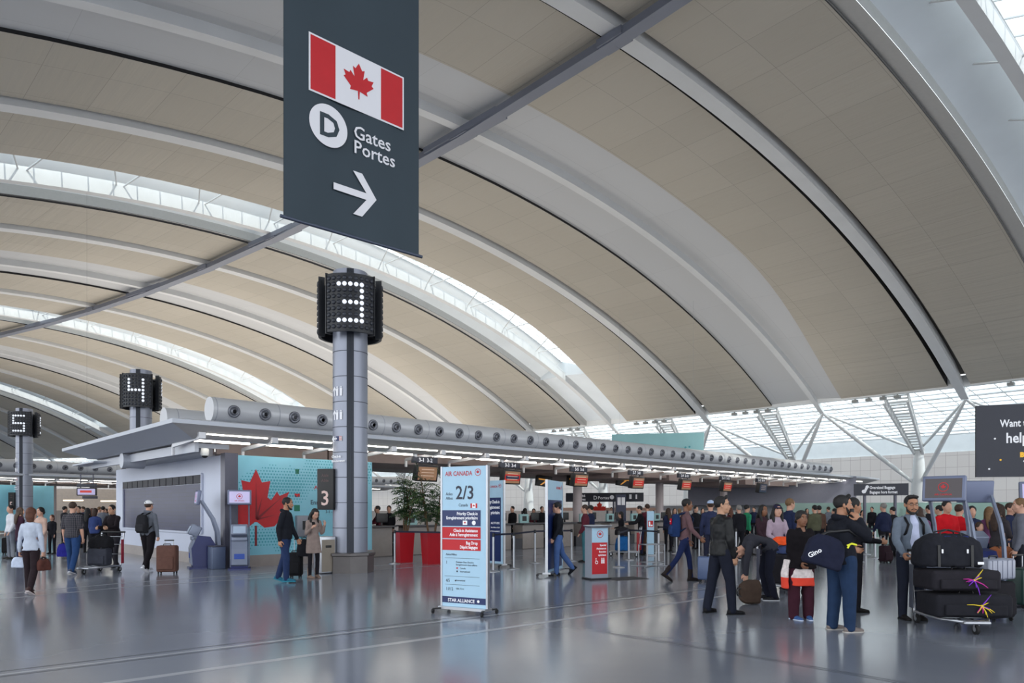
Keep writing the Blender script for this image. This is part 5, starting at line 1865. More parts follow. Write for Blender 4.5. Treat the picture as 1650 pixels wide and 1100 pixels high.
def cart(label, pos, rz, panel=(150, 24, 34)):
    """baggage cart: pushed from its -y end, front wheel at +y"""
    t = thing('baggage_cart', label, 'baggage cart', pos, rz)
    mb = MB()
    mb.tube([(-.30, -.42, .16), (-.30, .25, .16), (-.14, .52, .16), (.14, .52, .16), (.30, .25, .16), (.30, -.42, .16)], .022, 0, 8)
    for y in (-.35, -.1, .15):
        mb.tube([(-.3, y, .165), (.3, y, .165)], .014, 0, 6)
    mb.tube([(0, -.42, .165), (0, .5, .165)], .014, 0, 6)
    mb.rbox((0, .46, .15), (.34, .18, .045), .02)
    mb.build('platform', M_STEEL, t)
    mb = MB()
    for q in (-1, 1):
        mb.tube([(q * .30, -.42, .16), (q * .31, -.46, .55), (q * .32, -.52, 1.0)], .02, 0, 8)
    for z, y in ((.45, -.448), (.70, -.475), (.9, -.505)):
        mb.tube([(-.31, y, z), (.31, y, z)], .012, 0, 6)
    mb.build('back_frame', M_STEEL, t)
    mb = MB(); mb.tube([(-.34, -.53, 1.02), (.34, -.53, 1.02)], .022, 0, 8)
    mb.build('push_bar', M_BLACK, t)
    for q in (-1, 1):
        mb = MB(); mb.rbox((q * .325, -.455, .52), (.02, .10, .62), .008); mb.build('side_panel', mat('cart_%02x%02x%02x' % panel, panel, .5, var=.05), t)
    for x, y in ((-.28, -.40), (.28, -.40), (0, .50)):
        mb = MB(); mb.tube([(x - .018, y, .065), (x + .018, y, .065)], .065, 0, 16)
        mb.tube([(x - .02, y, .065), (x + .02, y, .065)], .03, 1, 10)
        mb.beam((x - .028, y, .06), (x - .028, y, .15), .008, .03, 1); mb.beam((x + .028, y, .06), (x + .028, y, .15), .008, .03, 1)
        mb.build('wheel', [M_RUBBER, M_STEEL], t)
    return t

def soft_bag(label, pos, rz, w, d, h, col, name='duffel_bag', handles=True, cat='bag', sag=.0, print_=None, seed=1, group=None, belly=1.0):
    t = thing(name, label, cat, pos, rz, group)
    V, Fc = [], []
    rr = [(np.array([0, 0, h * g]), np.array([w / 2 * fx, 0, 0]), np.array([0, d / 2 * fy, 0])) for g, fx, fy in ((0, .88, .85), (.06, .98, .97), (.5, .97, .97), (.74, .89, .84), (.92, .70, .5), (1.0, .52, .25))]
    stack(V, Fc, rr, 24, 4.0)
    me = remeshed(V, Fc, max(.008, w / 45), 'bag', 4, .014, seed, 9)
    zs = [v.co.z for v in me.vertices]; m0 = min(zs); m1 = max(zs)
    for v in me.vertices:
        v.co.z -= m0
    put(me, 'bag', cloth(col) if not isinstance(col, bpy.types.Material) else col, t)
    if handles:
        for q in (-1, 1):
            mb = MB(); mb.tube([(-w * .18, q * d * .28, h * .78), (-w * .15, q * d * .15, h * 1.08), (0, q * d * .08, h * 1.16), (w * .15, q * d * .15, h * 1.08), (w * .18, q * d * .28, h * .78)], .011, 0, 6)
            mb.build('handle', M_BLACK, t)
    if name == 'duffel_bag' and w > .8:
        mb = MB(); mb.rbox((.02, 0, h * .90), (w * .52, d * .50, h * .16), .03); mb.build('blue_flap', cloth((36, 48, 104)), t)
        mb = MB()
        for q in (-.22, .16):
            mb.rbox((w * q, -d / 2 - .008, h * .52), (.022, .012, .055), .005)
        mb.rbox((w * .36, -d / 2 - .006, h * .16), (.08, .01, .035), .004)
        mb.build('zip_pulls', M_TEXTW, t)
        mb = MB()
        for q in (-.26, .24):
            mb.beam((w * q, -d * .49, .02), (w * q, -d * .47, h * .7), .035, .012, up=(0, 1, 0))
        mb.build('webbing', M_BLACK, t)
    if print_:
        mb = MB(); text_geo(mb, print_, h * .22, 0, 0, 0, 0, frame((-w * .24, -d / 2 - .010, h * .34), (1, 0, 1.05), (-1.05, 0, 1)), 'CENTER', .0015, .006)
        mb.build('lettering', M_TEXTW, t)
    return t

# ---- kiosks
M_KG = mat('kiosk_grey', (122, 130, 150), .4, .25, var=.03)
M_KB = mat('kiosk_blue', (22, 34, 92), .35, .1, var=.04)
M_KS = mat('kiosk_screen_lilac', (176, 168, 205), .25, var=.04, emit=.35)
M_KD = mat('kiosk_screen_dark', (52, 38, 44), .2, var=.05)
def kiosk(label, pos, rz, lit=True, scale=1.0):
    t = thing('check_in_kiosk', label, 'kiosk', pos, rz)
    t.scale = (scale,) * 3
    prof = [(.30, 0), (.44, .25), (.50, .6), (.47, 1.0), (.36, 1.35), (.20, 1.62), (.06, 1.86)]
    for q in (-1, 1):
        mb = MB()
        out = []
        for i, (y, z) in enumerate(prof):
            d = Vector((0, *[(prof[min(i + 1, 6)][k] - prof[max(i - 1, 0)][k]) for k in (0, 1)])).normalized()
            nrm_ = Vector((0, d.z, -d.y))
            wd = .11 - .01 * i
            out.append([(q * .235 + sx_, y + nrm_.y * s_ * wd, max(0, z + nrm_.z * s_ * wd)) for s_, sx_ in ((-.5, -.02), (-.5, .02), (.5, .02), (.5, -.02), (-.5, -.02))])
        mb.grid(out, 0, False)
        mb.build('arched_side', M_KG, t)
    mb = MB()
    side = [(-.16, .0), (.30, .0), (.42, .3), (.42, .62), (.28, .86), (-.04, .90), (-.20, .55)]
    Mx = Matrix(((0, 0, 1, 0), (1, 0, 0, 0), (0, 1, 0, 0), (0, 0, 0, 1)))
    mb.prism(side, -.21, .21, 0, Mx)
    mb.box((0, .05, .02), (.56, .62, .04), 0)
    mb.build('cabinet', M_KB, t)
    mb = MB()
    mb.prism([(-.22, .14), (-.17, .10), (-.18, .52), (-.07, .88), (-.11, .90), (-.24, .56)], -.20, .20, 0, Mx)
    mb.box((0, -.235, .36), (.26, .01, .14), 1)
    mb.build('front_panel', [M_KG, mat('kiosk_label', (30, 70, 160), .4, var=0)], t)
    mb = MB(); mb.rbox((0, -.10, 1.03), (.42, .26, .30), .03, 0, rx=-.45); mb.box((0, -.245, 1.07), (.31, .01, .20), 1, rx=-.45)
    mb.rbox((0, -.12, .82), (.40, .16, .10), .02, 0)
    mb.build('terminal', [M_KG, mat('terminal_screen', (150, 165, 185), .2, var=.05, emit=.2)], t)
    mb = MB(); mb.rbox((0, -.02, 1.93), (.60, .09, .40), .02, 0, rx=-.12)
    hd = mb.build('header_screen', mat('kiosk_header', (104, 112, 138), .4, .2, var=.02), t)
    Mh = Matrix.Translation((0, -.02, 1.93)) @ Matrix.Rotation(-.12, 4, 'X') @ frame((0, -.047, 0), (1, 0, 0))
    mb = MB(); rect(mb, -.255, -.15, .255, .155, 0, 0, Mh); roundel(mb, .0, .02, .075, .003, 1, Mh)
    text_geo(mb, 'AIR CANADA', .04, 0, -.11, .003, 1, Mh, 'CENTER', .001)
    mb.build('display', [M_KS if lit else M_KD, M_RED], hd)
    return t
kiosk('blue and grey self-service kiosk with arched sides, seen side-on by the screen wall', G(320, 915), math.radians(-60))
kiosk('blue and grey self-service kiosk with lilac header screen, beside the maple leaf billboard', G(386, 917), math.radians(20))
kiosk('large blue self-service kiosk with dark header screen, behind the loaded baggage cart', G(1522, 985), math.radians(-46), lit=False)
kiosk('blue self-service kiosk seen from behind, next to the dark-screened kiosk', G(1572, 962), math.radians(172), lit=False)
kiosk('blue self-service kiosk with purple header screen, at the right edge beneath the black advertisement'.replace('at the right edge ', ''), G(1672, 958), math.radians(-22))

t = thing('utility_box', 'small low blue-grey utility box between the two self-service kiosks', 'box', G(349, 916), A3)
mb = MB(); mb.rbox((0, 0, .30), (.36, .34, .60), .015); mb.build('casing', mat('box_bluegrey', (92, 104, 130), .45, .2, var=.03), t)
mb = MB(); mb.rbox((0, 0, .615), (.38, .36, .03), .01); mb.build('lid', M_GUN, t)
# stainless bin, camera dome
t = thing('recycling_bin', 'square stainless recycling bin with beige panel beside column 3', 'bin', G(523, 923), .76)
mb = MB(); mb.rbox((0, 0, .47), (.42, .38, .92), .02); mb.build('body', M_STEEL, t)
mb = MB(); mb.box((.212, 0, .45), (.01, .32, .8)); mb.box((-.0, -.192, .45), (.36, .01, .80)); mb.build('door', mat('bin_beige', (140, 130, 118), .5, var=.03), t)
mb = MB(); mb.rbox((0, -.20, .68), (.16, .02, .06), .01); mb.rbox((.22, 0, .68), (.02, .16, .06), .01); mb.build('slot', M_BLACK, t)
t = thing('security_camera', 'white dome security camera on a short arm above the screen wall', 'camera', I3(-.5, .1, 0))
c = I3(-.35, -.1, 3.30) - I3(-.5, .1, 0)
t.location = I3(-.35, -.1, 3.16)
mb = MB(); mb.tube([(0, 0, 0), (0, 0, .14), (-.18, .02, .16), (-.26, .02, .14)], .02, 0, 8); mb.build('arm', M_WHITE, t)
mb = MB(); mb.lathe([(.0, .16), (.06, .15), (.11, .06), (.11, -.06), (.09, -.10)], 0, 20, Matrix.Translation((-.28, .02, 0))); mb.build('housing', M_WHITE, t)
mb = MB(); mb.ball((-.28, .02, -.09), .085, 0, 14, None, (1, 1, .9)); mb.build('dome', M_BLACK, t)

# ---- queue barriers
def post(x, y, label):
    t = thing('barrier_post', label, 'barrier post', G(x, y), 0, 'queue barrier posts')
    return t
bp_src = None
def barrier(p, label='brushed steel queue barrier post with black belt head'):
    global bp_src
    if bp_src is None:
        t = thing('barrier_post', label, 'barrier post', p, 0, 'queue barrier posts')
        mb = MB(); mb.lathe([(.17, 0), (.17, .012), (.05, .035), (.03, .05)], 0, 24); mb.build('base', M_STEEL, t)
        mb = MB(); mb.tube([(0, 0, .04), (0, 0, .94)], .032, 0, 14); mb.build('pole', M_STEEL, t)
        mb = MB(); mb.tube([(0, 0, .90), (0, 0, 1.0)], .036, 0, 14); mb.build('belt_head', M_BLACK, t)
        bp_src = t
    else:
        t = copy_tree(bp_src)
        t.location = p
    t['label'] = label
    return t
def belt(a, b, label='black retractable belt stretched between two queue posts'):
    mb = MB(); d = (b - a).normalized()
    mb.beam(a + d * .036 + Vector((0, 0, .955)), b - d * .036 + Vector((0, 0, .955)), .004, .05)
    return tag(mb.build('barrier_belt', mat('belt_navy', (30, 32, 52), .8, var=0)), label, 'belt', 'queue belts')
rows = [[(636, 908), (718, 912)], [(795, 921), (828, 917), (862, 907), (921, 904)], [(997, 914), (1013, 902), (1061, 908)], [(1061, 890), (1090, 892), (1140, 893)],
        [(1186, 902), (1192, 892), (1199, 884), (1240, 886)], [(1395, 893), (1410, 899), (1383, 905)], [(1345, 898), (1371, 888)], [(1420, 872), (1450, 868)]]
for row in rows:
    ps = [G(*q) for q in row]
    for i, p in enumerate(ps):
        barrier(p)
        if i: belt(ps[i - 1], p)
t = thing('luggage_size_frame', 'grey wire frame for checking cabin bag size, behind the special assistance podium', 'frame', G(1050, 912), .5)
mb = MB()
for z in (.12, .62):
    mb.tube([(-.32, -.18, z), (.32, -.18, z), (.32, .18, z), (-.32, .18, z)], .014, 0, 6, closed=True)
for x in (-.32, 0, .32):
    for y in (-.18, .18):
        mb.tube([(x, y, .02), (x, y, .62)], .014, 0, 6)
mb.tube([(-.5, -.3, .015), (.5, .3, .015)], .015, 0, 6); mb.tube([(-.5, .3, .015), (.5, -.3, .015)], .015, 0, 6)
mb.build('wire_frame', M_STEEL, t)

# ---- potted palms
leafm = mat('palm_leaf', (44, 72, 40), .5, var=.35, scale=20)
leafm2 = mat('palm_leaf_light', (96, 116, 70), .5, var=.3, scale=20)
stemm = mat('cane_brown', (104, 76, 52), .7, var=.3, scale=20)
M_POT = mat('pot_red', (178, 14, 30), .35, var=.03)
def palm(label, pos, seed):
    rr = random.Random(seed)
    t = thing('potted_palm', label, 'plant', pos, .55)
    mb = MB(); mb.box((0, 0, .46), (.40, .40, .92), 0, taper=1.24); mb.build('pot', M_POT, t)
    mb = MB(); mb.box((0, 0, .905), (.46, .46, .04)); mb.build('soil', mat('soil', (50, 38, 30), .95, var=.2), t)
    tips = []
    for i in range(5):
        a = rr.random() * 6.28; r = .04 + rr.random() * .08
        h = 2.0 + rr.random() * .55
        p = [Vector((r * math.cos(a), r * math.sin(a), .9))]
        for k in range(1, 6):
            f = k / 5
            p.append(Vector((r * math.cos(a) * (1 + 2.2 * f), r * math.sin(a) * (1 + 2.2 * f), .9 + (h - .9) * f)) + Vector((rr.uniform(-.02, .02), rr.uniform(-.02, .02), 0)))
        mb = MB(); mb.tube(p, [.025, .022, .02, .018, .016, .012], 0, 7); mb.build('cane', stemm, t)
        tips.append(p)
    mb = MB()
    for p in tips:
        for k in range(34):
            f = .28 + .72 * (k / 33)
            j = f * 5; q = p[int(min(4, j))].lerp(p[int(min(4, j)) + 1], min(1.0, j - int(min(4, j))))
            a = rr.random() * 6.28; el = rr.uniform(.15, 1.0) if f < .92 else rr.uniform(.6, 1.4)
            L_ = rr.uniform(.28, .52)
            fr = [q]
            d = Vector((math.cos(a) * math.cos(el), math.sin(a) * math.cos(el), math.sin(el)))
            for s_ in range(6):
                fr.append(fr[-1] + d * L_ / 6); d = (d + Vector((0, 0, -.17))).normalized()
            mb.tube(fr, .004, 0, 4, caps=False)
            side = Vector((-math.sin(a), math.cos(a), 0))
            mi = 1 if rr.random() < .28 else 0
            for s_ in range(1, 7):
                for sg in (-1, 1):
                    b = fr[s_]; ll = .17 * (1 - abs(s_ - 3) * .13)
                    dd = (side * sg * .8 + (fr[s_] - fr[s_ - 1]).normalized() * .7 + Vector((0, 0, -.25 + rr.uniform(-.1, .1)))).normalized()
                    wv = dd.cross(Vector((0, 0, 1))).normalized() * .019
                    m_ = b + dd * ll * .5 + Vector((0, 0, .008)); e = b + dd * ll + Vector((0, 0, -.03))
                    mb.add([b, m_ + wv, e, m_ - wv], [(0, 1, 2, 3)], mi)
    mb.build('fronds', [leafm, leafm2], t)
    return t
palm('leafy palm in tall red tapered pot, the one nearer to column 3', G(651, 905), 1)
palm('leafy palm in tall red tapered pot, between its twin and the 2/3 sign', G(695, 908), 2)

# grey partitions and far interior
def block(name, label, a, b, z0, z1, col, cat='partition', thick=.2):
    t = MB().beam(Vector((a.x, a.y, (z0 + z1) / 2)), Vector((b.x, b.y, (z0 + z1) / 2)), thick, z1 - z0)
    return tag(t.build(name, col), label, cat)
M_PG = mat('partition_grey', (126, 126, 140), .6, var=.03)
M_PGL = mat('partition_light', (176, 178, 186), .5, var=.03)
M_PEACH = mat('partition_peach', (206, 168, 150), .6, var=.08, scale=.6)
block('partition_block', 'large plain mid grey partition box behind the crowd at the far end of the island', flat_at(1112, 50), flat_at(1378, 46), 1.9, 3.75, M_PG, thick=2.0)
block('partition_wall', 'low light grey partition wall standing under the grey box', flat_at(1040, 52), flat_at(1400, 47), 0, 1.9, M_PGL)
block('glass_screen', 'pale green glass screen behind the queue by the oversized baggage sign', flat_at(1250, 43), flat_at(1660, 36), 0.05, 2.0, M_GLASSG, 'glass screen', .04)
block('partition_wall', 'peach coloured partition seen between desks beneath the canopy', flat_at(905, 50), flat_at(1068, 50), 0, 1.75, M_PEACH)
block('partition_wall', 'pale wall panel seen through the opening beside the distant island', flat_at(60, 60), flat_at(215, 62), 0, 3.4, mat('wall_cream', (214, 200, 188), .6, var=.05))
t = thing('maple_leaf_sign', 'big red maple leaf mounted on the peach partition behind the desks', 'sign', H(966, 822, 49.6))
mb = MB(); leaf(mb, 0, .0, .62, 0, frame((0, 0, 0), (1, 0, 0)), .0, .03); leaf(mb, 0, .0, .62, 0, frame((0, .06, 0), (-1, 0, 0)), .0, .0)
mb.build('leaf_board', mat('leaf_orange_red', (204, 40, 22), .5, var=.1), t)
for k, (x, y, d) in enumerate(((118, 806, 58), (178, 807, 59))):
    t = tag(MB().box((0, 0, 0), (1.6, .10, .10)).build('strip_lamp', mat('warm_tube', (255, 236, 206), .5, var=0, emit=3.0), None, H(x, y, d)), 'warm strip lamp on the pale far wall, ' + ('nearer the distant island' if k == 0 else 'nearer the screen wall'), 'light')
# twin flight screens hanging at the entrance of the next aisle
t = thing('aisle_screen', 'red and white flight screen hanging over the aisle between the two islands', 'sign', H(140, 792, 38), .3)
mb = MB(); mb.rbox((0, 0, 0), (.95, .2, .42), .03); sc_ = mb.build('casing', M_BLACK, t)
mb = MB(); Mq = frame((0, -.101, 0), (1, 0, 0)); rect(mb, -.42, -.16, .42, .16, 0, 0, Mq); rect(mb, -.3, -.05, .25, .07, .003, 1, Mq); mb.build('display', [M_KS, M_SCRR], sc_)
mb = MB(); mb.rbox((0, 0, .34), (.95, .12, .16), .01); mb.rbox((.15, 0, -.30), (.72, .12, .14), .01); mb.build('number_plate', M_SIGNB, t)
mb = MB(); mb.tube([(-.3, 0, .2), (-.3, 0, .95)], .03, 0, 8); mb.tube([(.3, 0, .2), (.3, 0, .95)], .03, 0, 8); mb.tube([(0, 0, .95), (0, 0, vault_over(t.location) - t.location.z)], .003, 0, 5); mb.tube([(-.35, 0, .95), (.35, 0, .95)], .03, 0, 8); mb.build('hanger', M_GUN, t)
# ================================================================== the people of the photograph
W_R = ((.03, .32, -1), (.0, .02, -1))       # leg forward
W_B = ((-.03, -.22, -1), (0, -.50, -1))     # leg behind, heel up
def at(x, y):
    return G(x, y)
# ---- left side
f = Fig(1.60, .95, female=True, ra=((.22, -.02, -1), (.06, .12, -1)), la=((-.26, .02, -1), (-.10, .14, -1)), rl=((.03, -.16, -1), (0, -.42, -1)), ll=((-.04, .20, -1), (0, .03, -1)), rpitch=-.45, rhand=.9, lhand=.9)
ps = at(50, 958)
person('person seen from behind in white shirt and dark trousers, brown hair to the shoulders', ps, .12, f, 'fair', 'bob', 'auburn', top=dict(m=(182, 190, 206), wr=.012, collar=False, name='shirt', loose=1.02), bottom=dict(m=(40, 30, 34), loose=1.05, flare=1.1), shoes=((60, 40, 40), (200, 190, 190)), seed=1)
def hand_at(ps, yaw, f, c, dz=0.0, d=.10):
    q = f.wr[c] + f.hd[c] * d * f.k
    v = Matrix.Rotation(yaw, 3, 'Z') @ Vector(q)
    return Vector((ps.x + v.x, ps.y + v.y, v.z + dz))
h = hand_at(ps, .12, f, 'r'); soft_bag('small brown handbag carried by the person in white shirt', Vector((h.x, h.y, h.z - .27)), 1.3, .27, .12, .22, (84, 50, 44), 'handbag')
h = hand_at(ps, .12, f, 'l'); soft_bag('crumpled clear plastic bag held by the person in white shirt', Vector((h.x - .02, h.y, h.z - .22)), .3, .22, .14, .20, (190, 200, 220), 'plastic_bag', False, seed=4)
f = Fig(1.76, 1.08, ra=((.20, 0, -1), (.02, .18, -1)), la=((-.22, 0, -1), (-.05, .15, -1)), rl=((.05, -.14, -1), (0, -.36, -1)), ll=((-.04, .16, -1), (0, .02, -1)), rpitch=-.35, head=(.1, 0), lhand=.9)
ps = at(117, 925)
person('person from behind in dark checked short-sleeved shirt and blue jeans', ps, -.05, f, 'fair', 'buzz', 'brown', top=dict(m=plaid_mat(), sleeve='short', length=.05, name='shirt', loose=1.05), bottom=dict(m=(36, 62, 104), loose=1.05), shoes=((60, 66, 86), (190, 190, 196)), seed=2)
h = hand_at(ps, -.05, f, 'l'); soft_bag('royal blue patterned carrier bag held by the person in checked shirt', Vector((h.x - .02, h.y, h.z - .36)), .1, .30, .14, .32, (34, 34, 120), 'carrier_bag', True, seed=5)
f = Fig(1.72, 1.05, lean=.12, ra=((.10, .55, -1), (-.15, 1, -.1)), la=((-.10, .55, -1), (.15, 1, -.1)), rl=((.05, -.15, -1), (0, -.40, -1)), ll=((-.05, .2, -1), (0, 0, -1)), rpitch=-.3, head=(0, -.1), rhand=.8, lhand=.8)
ps = at(184, 914)
person('person with glasses in black jacket pushing a luggage cart towards the camera', ps, PI - .15, f, 'east', 'short', 'black', top=dict(m=(30, 24, 28), name='jacket'), bottom=dict(m=(40, 38, 44)), extras=('glasses',), seed=3)
cp = at(181, 919); cp.y -= .62
cart('baggage cart with red side panels and black bags pushed by the person in glasses', cp, PI - .15, (150, 30, 50))
soft_bag('black duffel bag resting on top of the red-sided cart', cp + Vector((0, .12, .62)), .0, .60, .34, .30, (26, 26, 30), 'duffel_bag', seed=2)
suitcase('dark grey suitcase standing on the red-sided baggage cart under the black duffel', cp + Vector((0, .05, .185)), .0, .50, .30, .43, (58, 60, 70), handle=0, lying=True)
f = Fig(1.66, .95, female=True, ra=((.12, .1, -1), (0, .5, -1)), la=((-.12, .1, -1), (0, .5, -1)))
person('person in beige top facing the camera, mostly hidden behind the one in white shirt', at(66, 915), PI - .2, f, 'fair', 'bun', 'black', top=dict(m=(190, 160, 146), name='sweater'), bottom=dict(m=(190, 160, 150)), detail=1, seed=4)
f = Fig(1.66, .95, female=True)
person('person with long dark brown hair beside column 5, dark coat', at(32, 905), -.5, f, 'fair', 'long', 'brown', top=dict(m=(52, 30, 46), length=.25, name='coat'), bottom=dict(m=(40, 44, 70)), detail=1, seed=5)
suitcase('small black wheeled bag at the foot of column 5', at(14, 893), .2, .38, .25, .55, (24, 22, 24), handle=.3)
f = Fig(1.80, 1.05, ra=((.30, -.10, -1), (.12, .05, -1)), la=((-.24, .05, -1), (-.1, .25, -1)), rl=((.05, -.20, -1), (0, -.5, -1)), ll=((-.03, .16, -1), (0, .03, -1)), rpitch=-.55, rhand=.95)
ps = at(239, 921)
person('person from behind in white cap, grey hoodie and black trousers', ps, -.2, f, 'fair', 'cap', 'brown', top=dict(m=(98, 102, 112), hood=True, name='hoodie', length=.04), bottom=dict(m=(24, 20, 24), loose=1.12, flare=1.0), shoes=((200, 200, 206), (225, 225, 230)), extras=('cap',), seed=6)
backpack(f, ps, -.2, 'black backpack worn by the white-capped person in grey hoodie', (34, 34, 38))
suitcase('brown upright suitcase pulled by the white-capped person', at(270, 924), .12, .47, .28, .66, (96, 68, 60), handle=.12)
# ---- middle
f = Fig(1.84, 1.04, head=(.12, -.08), ra=((.12, -.28, -1), (.05, .10, -1)), la=((-.12, .2, -1), (0, .5, -1)), rl=((.02, .16, -1), (0, .0, -1)), ll=((-.02, -.12, -1), (0, -.32, -1)), lpitch=-.3, lean=.05)
ps = at(459, 938)
person('bearded person in black jacket and jeans striding past the maple leaf billboard', ps, -PI / 2 - .05, f, 'tan', 'short', 'black', top=dict(m=(26, 28, 36), hood=True, length=.05, name='jacket', loose=1.08), bottom=dict(m=(36, 50, 84), loose=1.08), shoes=((34, 96, 120), (40, 120, 140)), extras=('beard',), seed=7)
suitcase('black wheeled case just behind the bearded person in jeans', at(468, 932) + Vector((.05, .25, 0)), 0, .30, .24, .55, (22, 22, 26), handle=.3)
f = Fig(1.64, .98, female=True, head=(.1, -.55), lean=.03, ra=((.20, .22, -1), (-.25, .75, .55)), la=((-.26, .1, -1), (-.05, .65, 1.0)), rl=((.02, .06, -1), (0, -.06, -1)), ll=((-.06, -.05, -1), (0, -.08, -1)), rfoot=-.3)
ps = at(505, 931)
person('person in beige coat looking down at a phone, dark leggings and tan boots', ps, PI + .6, f, 'fair', 'longloose', 'black', top=dict(m=(142, 126, 120), length=.30, flare=.03, name='coat', wr=.012), bottom=dict(m=(28, 26, 32), loose=.85, flare=.75), shoes=((128, 108, 96), (100, 84, 76)), extras=('boot',), seed=8)
h = hand_at(ps, PI + .6, f, 'r', .04, .09)
tag(MB().rbox((0, 0, 0), (.075, .012, .15), .006, 0, rx=.8).build('phone', M_BLACK, None, h), 'black phone in the hands of the person in beige coat', 'phone')
soft_bag('large black shoulder bag hanging beside the person in beige coat', at(490, 931) + Vector((0, 0, .50)), .3, .34, .20, .40, (24, 24, 30), 'shoulder_bag', seed=7)
f = Fig(1.78, 1.05, head=(0, -.06), ra=((.12, .05, -1), (.02, .55, -1)), la=((-.14, .10, -1), (.1, .5, -1)), rl=((.02, -.30, -1), (0, -.75, -1)), ll=((-.02, .12, -1), (0, .0, -1)), rpitch=-.75)
person('person in black zip jacket and light blue jeans walking past the priority sign', at(899, 926), PI / 2 + .1, f, 'fair', 'short', 'black', top=dict(m=(28, 30, 36), name='jacket', length=.02), bottom=dict(m=(78, 106, 160), loose=1.05), shoes=((26, 28, 36), (20, 20, 24)), seed=9)
f = Fig(1.86, 1.0, head=(0, 0), lean=.06, ra=((.14, .25, -1), (.0, .8, -.8)), la=((-.14, .1, -1), (0, .35, -1)), rl=((.03, -.42, -1), (0, -.72, -1)), ll=((-.03, .30, -1), (0, .10, -1)), rpitch=-.6)
ps = at(1103, 936)
person('person striding in mauve sweater and navy jeans with a blue backpack', ps, -PI / 2, f, 'brown', 'short', 'black', top=dict(m=(106, 80, 84), name='sweater'), bottom=dict(m=(28, 38, 74), loose=.95, flare=.8), shoes=((34, 26, 26), (26, 22, 22)), extras=('boot',), seed=10)
backpack(f, ps, -PI / 2, 'navy backpack with a red square badge on the striding person', (28, 50, 92), 1.05, badge=(200, 24, 50))
suitcase('pale blue upright cabin case with raised handle, next to the black leather jacket', at(1138, 937), 1.2, .24, .36, .52, (76, 92, 128), hard=True, handle=.42)
f = Fig(1.84, 1.0, la=((-.2, 0, -1), (0, .3, -1)))
person('person from behind in pale cap and navy jacket, behind the leather jacket', at(1145, 918), -.2, f, 'fair', 'cap', 'brown', top=dict(m=(46, 52, 80), name='jacket'), bottom=dict(m=(40, 42, 60)), extras=('bluecap',), detail=1, seed=11)
# leather jacket
f = Fig(1.80, 1.06, head=(-.55, .05), ra=((.15, .05, -1), (-.05, .28, -1)), la=((-.15, .1, -1), (0, .2, -1)), rl=((.10, .16, -1), (.02, .06, -1)), ll=((-.10, -.16, -1), (-.02, -.20, -1)), rfoot=.2, lfoot=-.3)
M_LEATH = mat('black_leather', (15, 16, 19), .5, var=.05, scale=8, bump=.2, spec=.35)
person('person in shiny black leather jacket and black trousers looking over one shoulder, glasses', at(1162, 988), -1.25, f, 'east', 'quiff', 'black', top=dict(m=M_LEATH, wr=.012, name='leather_jacket', length=.0, loose=1.06), bottom=dict(m=(28, 31, 44), loose=1.12), shoes=((18, 18, 22), (14, 14, 16)), extras=('glasses',), seed=12)
# bending
f = Fig(1.76, 1.05, lean=.80, curve=1.45, head=(0, -1.95), ra=((.1, .10, -1), (-.1, -.05, -1)), la=((-.1, .25, -1), (.1, .0, -1)), rl=((.03, .22, -1), (0, -.20, -1)), ll=((-.03, .10, -1), (0, -.25, -1)), rhand=.8, lhand=.8)
person('person bent double over a brown backpack on the floor, dark jacket', at(1240, 966), PI / 2 - .1, f, 'fair', 'short', 'black', top=dict(m=(50, 50, 58), name='jacket', loose=1.05), bottom=dict(m=(24, 26, 40)), shoes=((30, 30, 34), (190, 190, 196)), seed=13)
t = soft_bag('olive brown backpack standing on the floor beneath the bending person', at(1210, 973), .15, .42, .26, .34, (72, 58, 50), 'backpack', True, 'backpack', seed=9)
t.rotation_euler = (0, -PI / 2, .1); t.location = t.location + Vector((.14, 0, .21))
f = Fig(1.70, 1.02, female=True, head=(0, .0), ra=((.22, .3, -1), (-.25, .9, -.35)), la=((-.18, .3, -1), (.3, .9, -.35)), rhand=.8, lhand=.8)
ps = at(1252, 948)
person('person in dark brimmed hat and lilac sweater behind a loaded cart', ps, PI, f, 'fair', 'longloose', 'black', top=dict(m=(162, 144, 158), name='sweater', wr=.01), bottom=dict(m=(50, 48, 60)), extras=('hat',), seed=14)
cp = Vector((ps.x - .02, ps.y - .70, 0)) + Vector((-.05, .0, 0))
cart('silver baggage cart piled with dark cases behind the bending person', cp, PI + .25, (60, 62, 76))
suitcase('tall black suitcase standing on the cart beneath the striped soft bags', cp + Vector((.02, -.02, .185)), PI + .25 + .1, .60, .36, .56, (34, 32, 38), handle=0, lying=True)
soft_bag('dark blue soft bag on top of the black suitcase on the cart', cp + Vector((.06, 0, .745)), .2, .50, .32, .16, (60, 72, 110), 'duffel_bag', seed=12)
soft_bag('orange and white carrier bag on top of the cart load', cp + Vector((-.12, .0, .91)), .1, .34, .22, .16, (230, 84, 40), 'carrier_bag', False, seed=13)
soft_bag('white crumpled carrier bag lying next to the orange one', cp + Vector((.10, .06, .91)), .1, .22, .20, .17, (216, 220, 232), 'carrier_bag', False, seed=14)
f = Fig(1.70, 1.0, female=True, ra=((.12, .2, -1), (0, .7, -.6)), la=((-.12, .2, -1), (0, .7, -.6)))
person('smiling person with loose wavy dark hair in dark brown jacket over light blue top', at(1229, 932), PI + .4, f, 'brown', 'longloose', 'black', top=dict(m=(54, 36, 44), name='jacket'), bottom=dict(m=(36, 34, 44)), detail=1, seed=15)
f = Fig(1.86, 1.08)
person('tall brown-haired person in navy jacket seen in profile behind the hat', at(1272, 930), -1.3, f, 'fair', 'short', 'fairb', top=dict(m=(38, 46, 76), name='jacket'), bottom=dict(m=(40, 42, 60)), detail=1, seed=16)
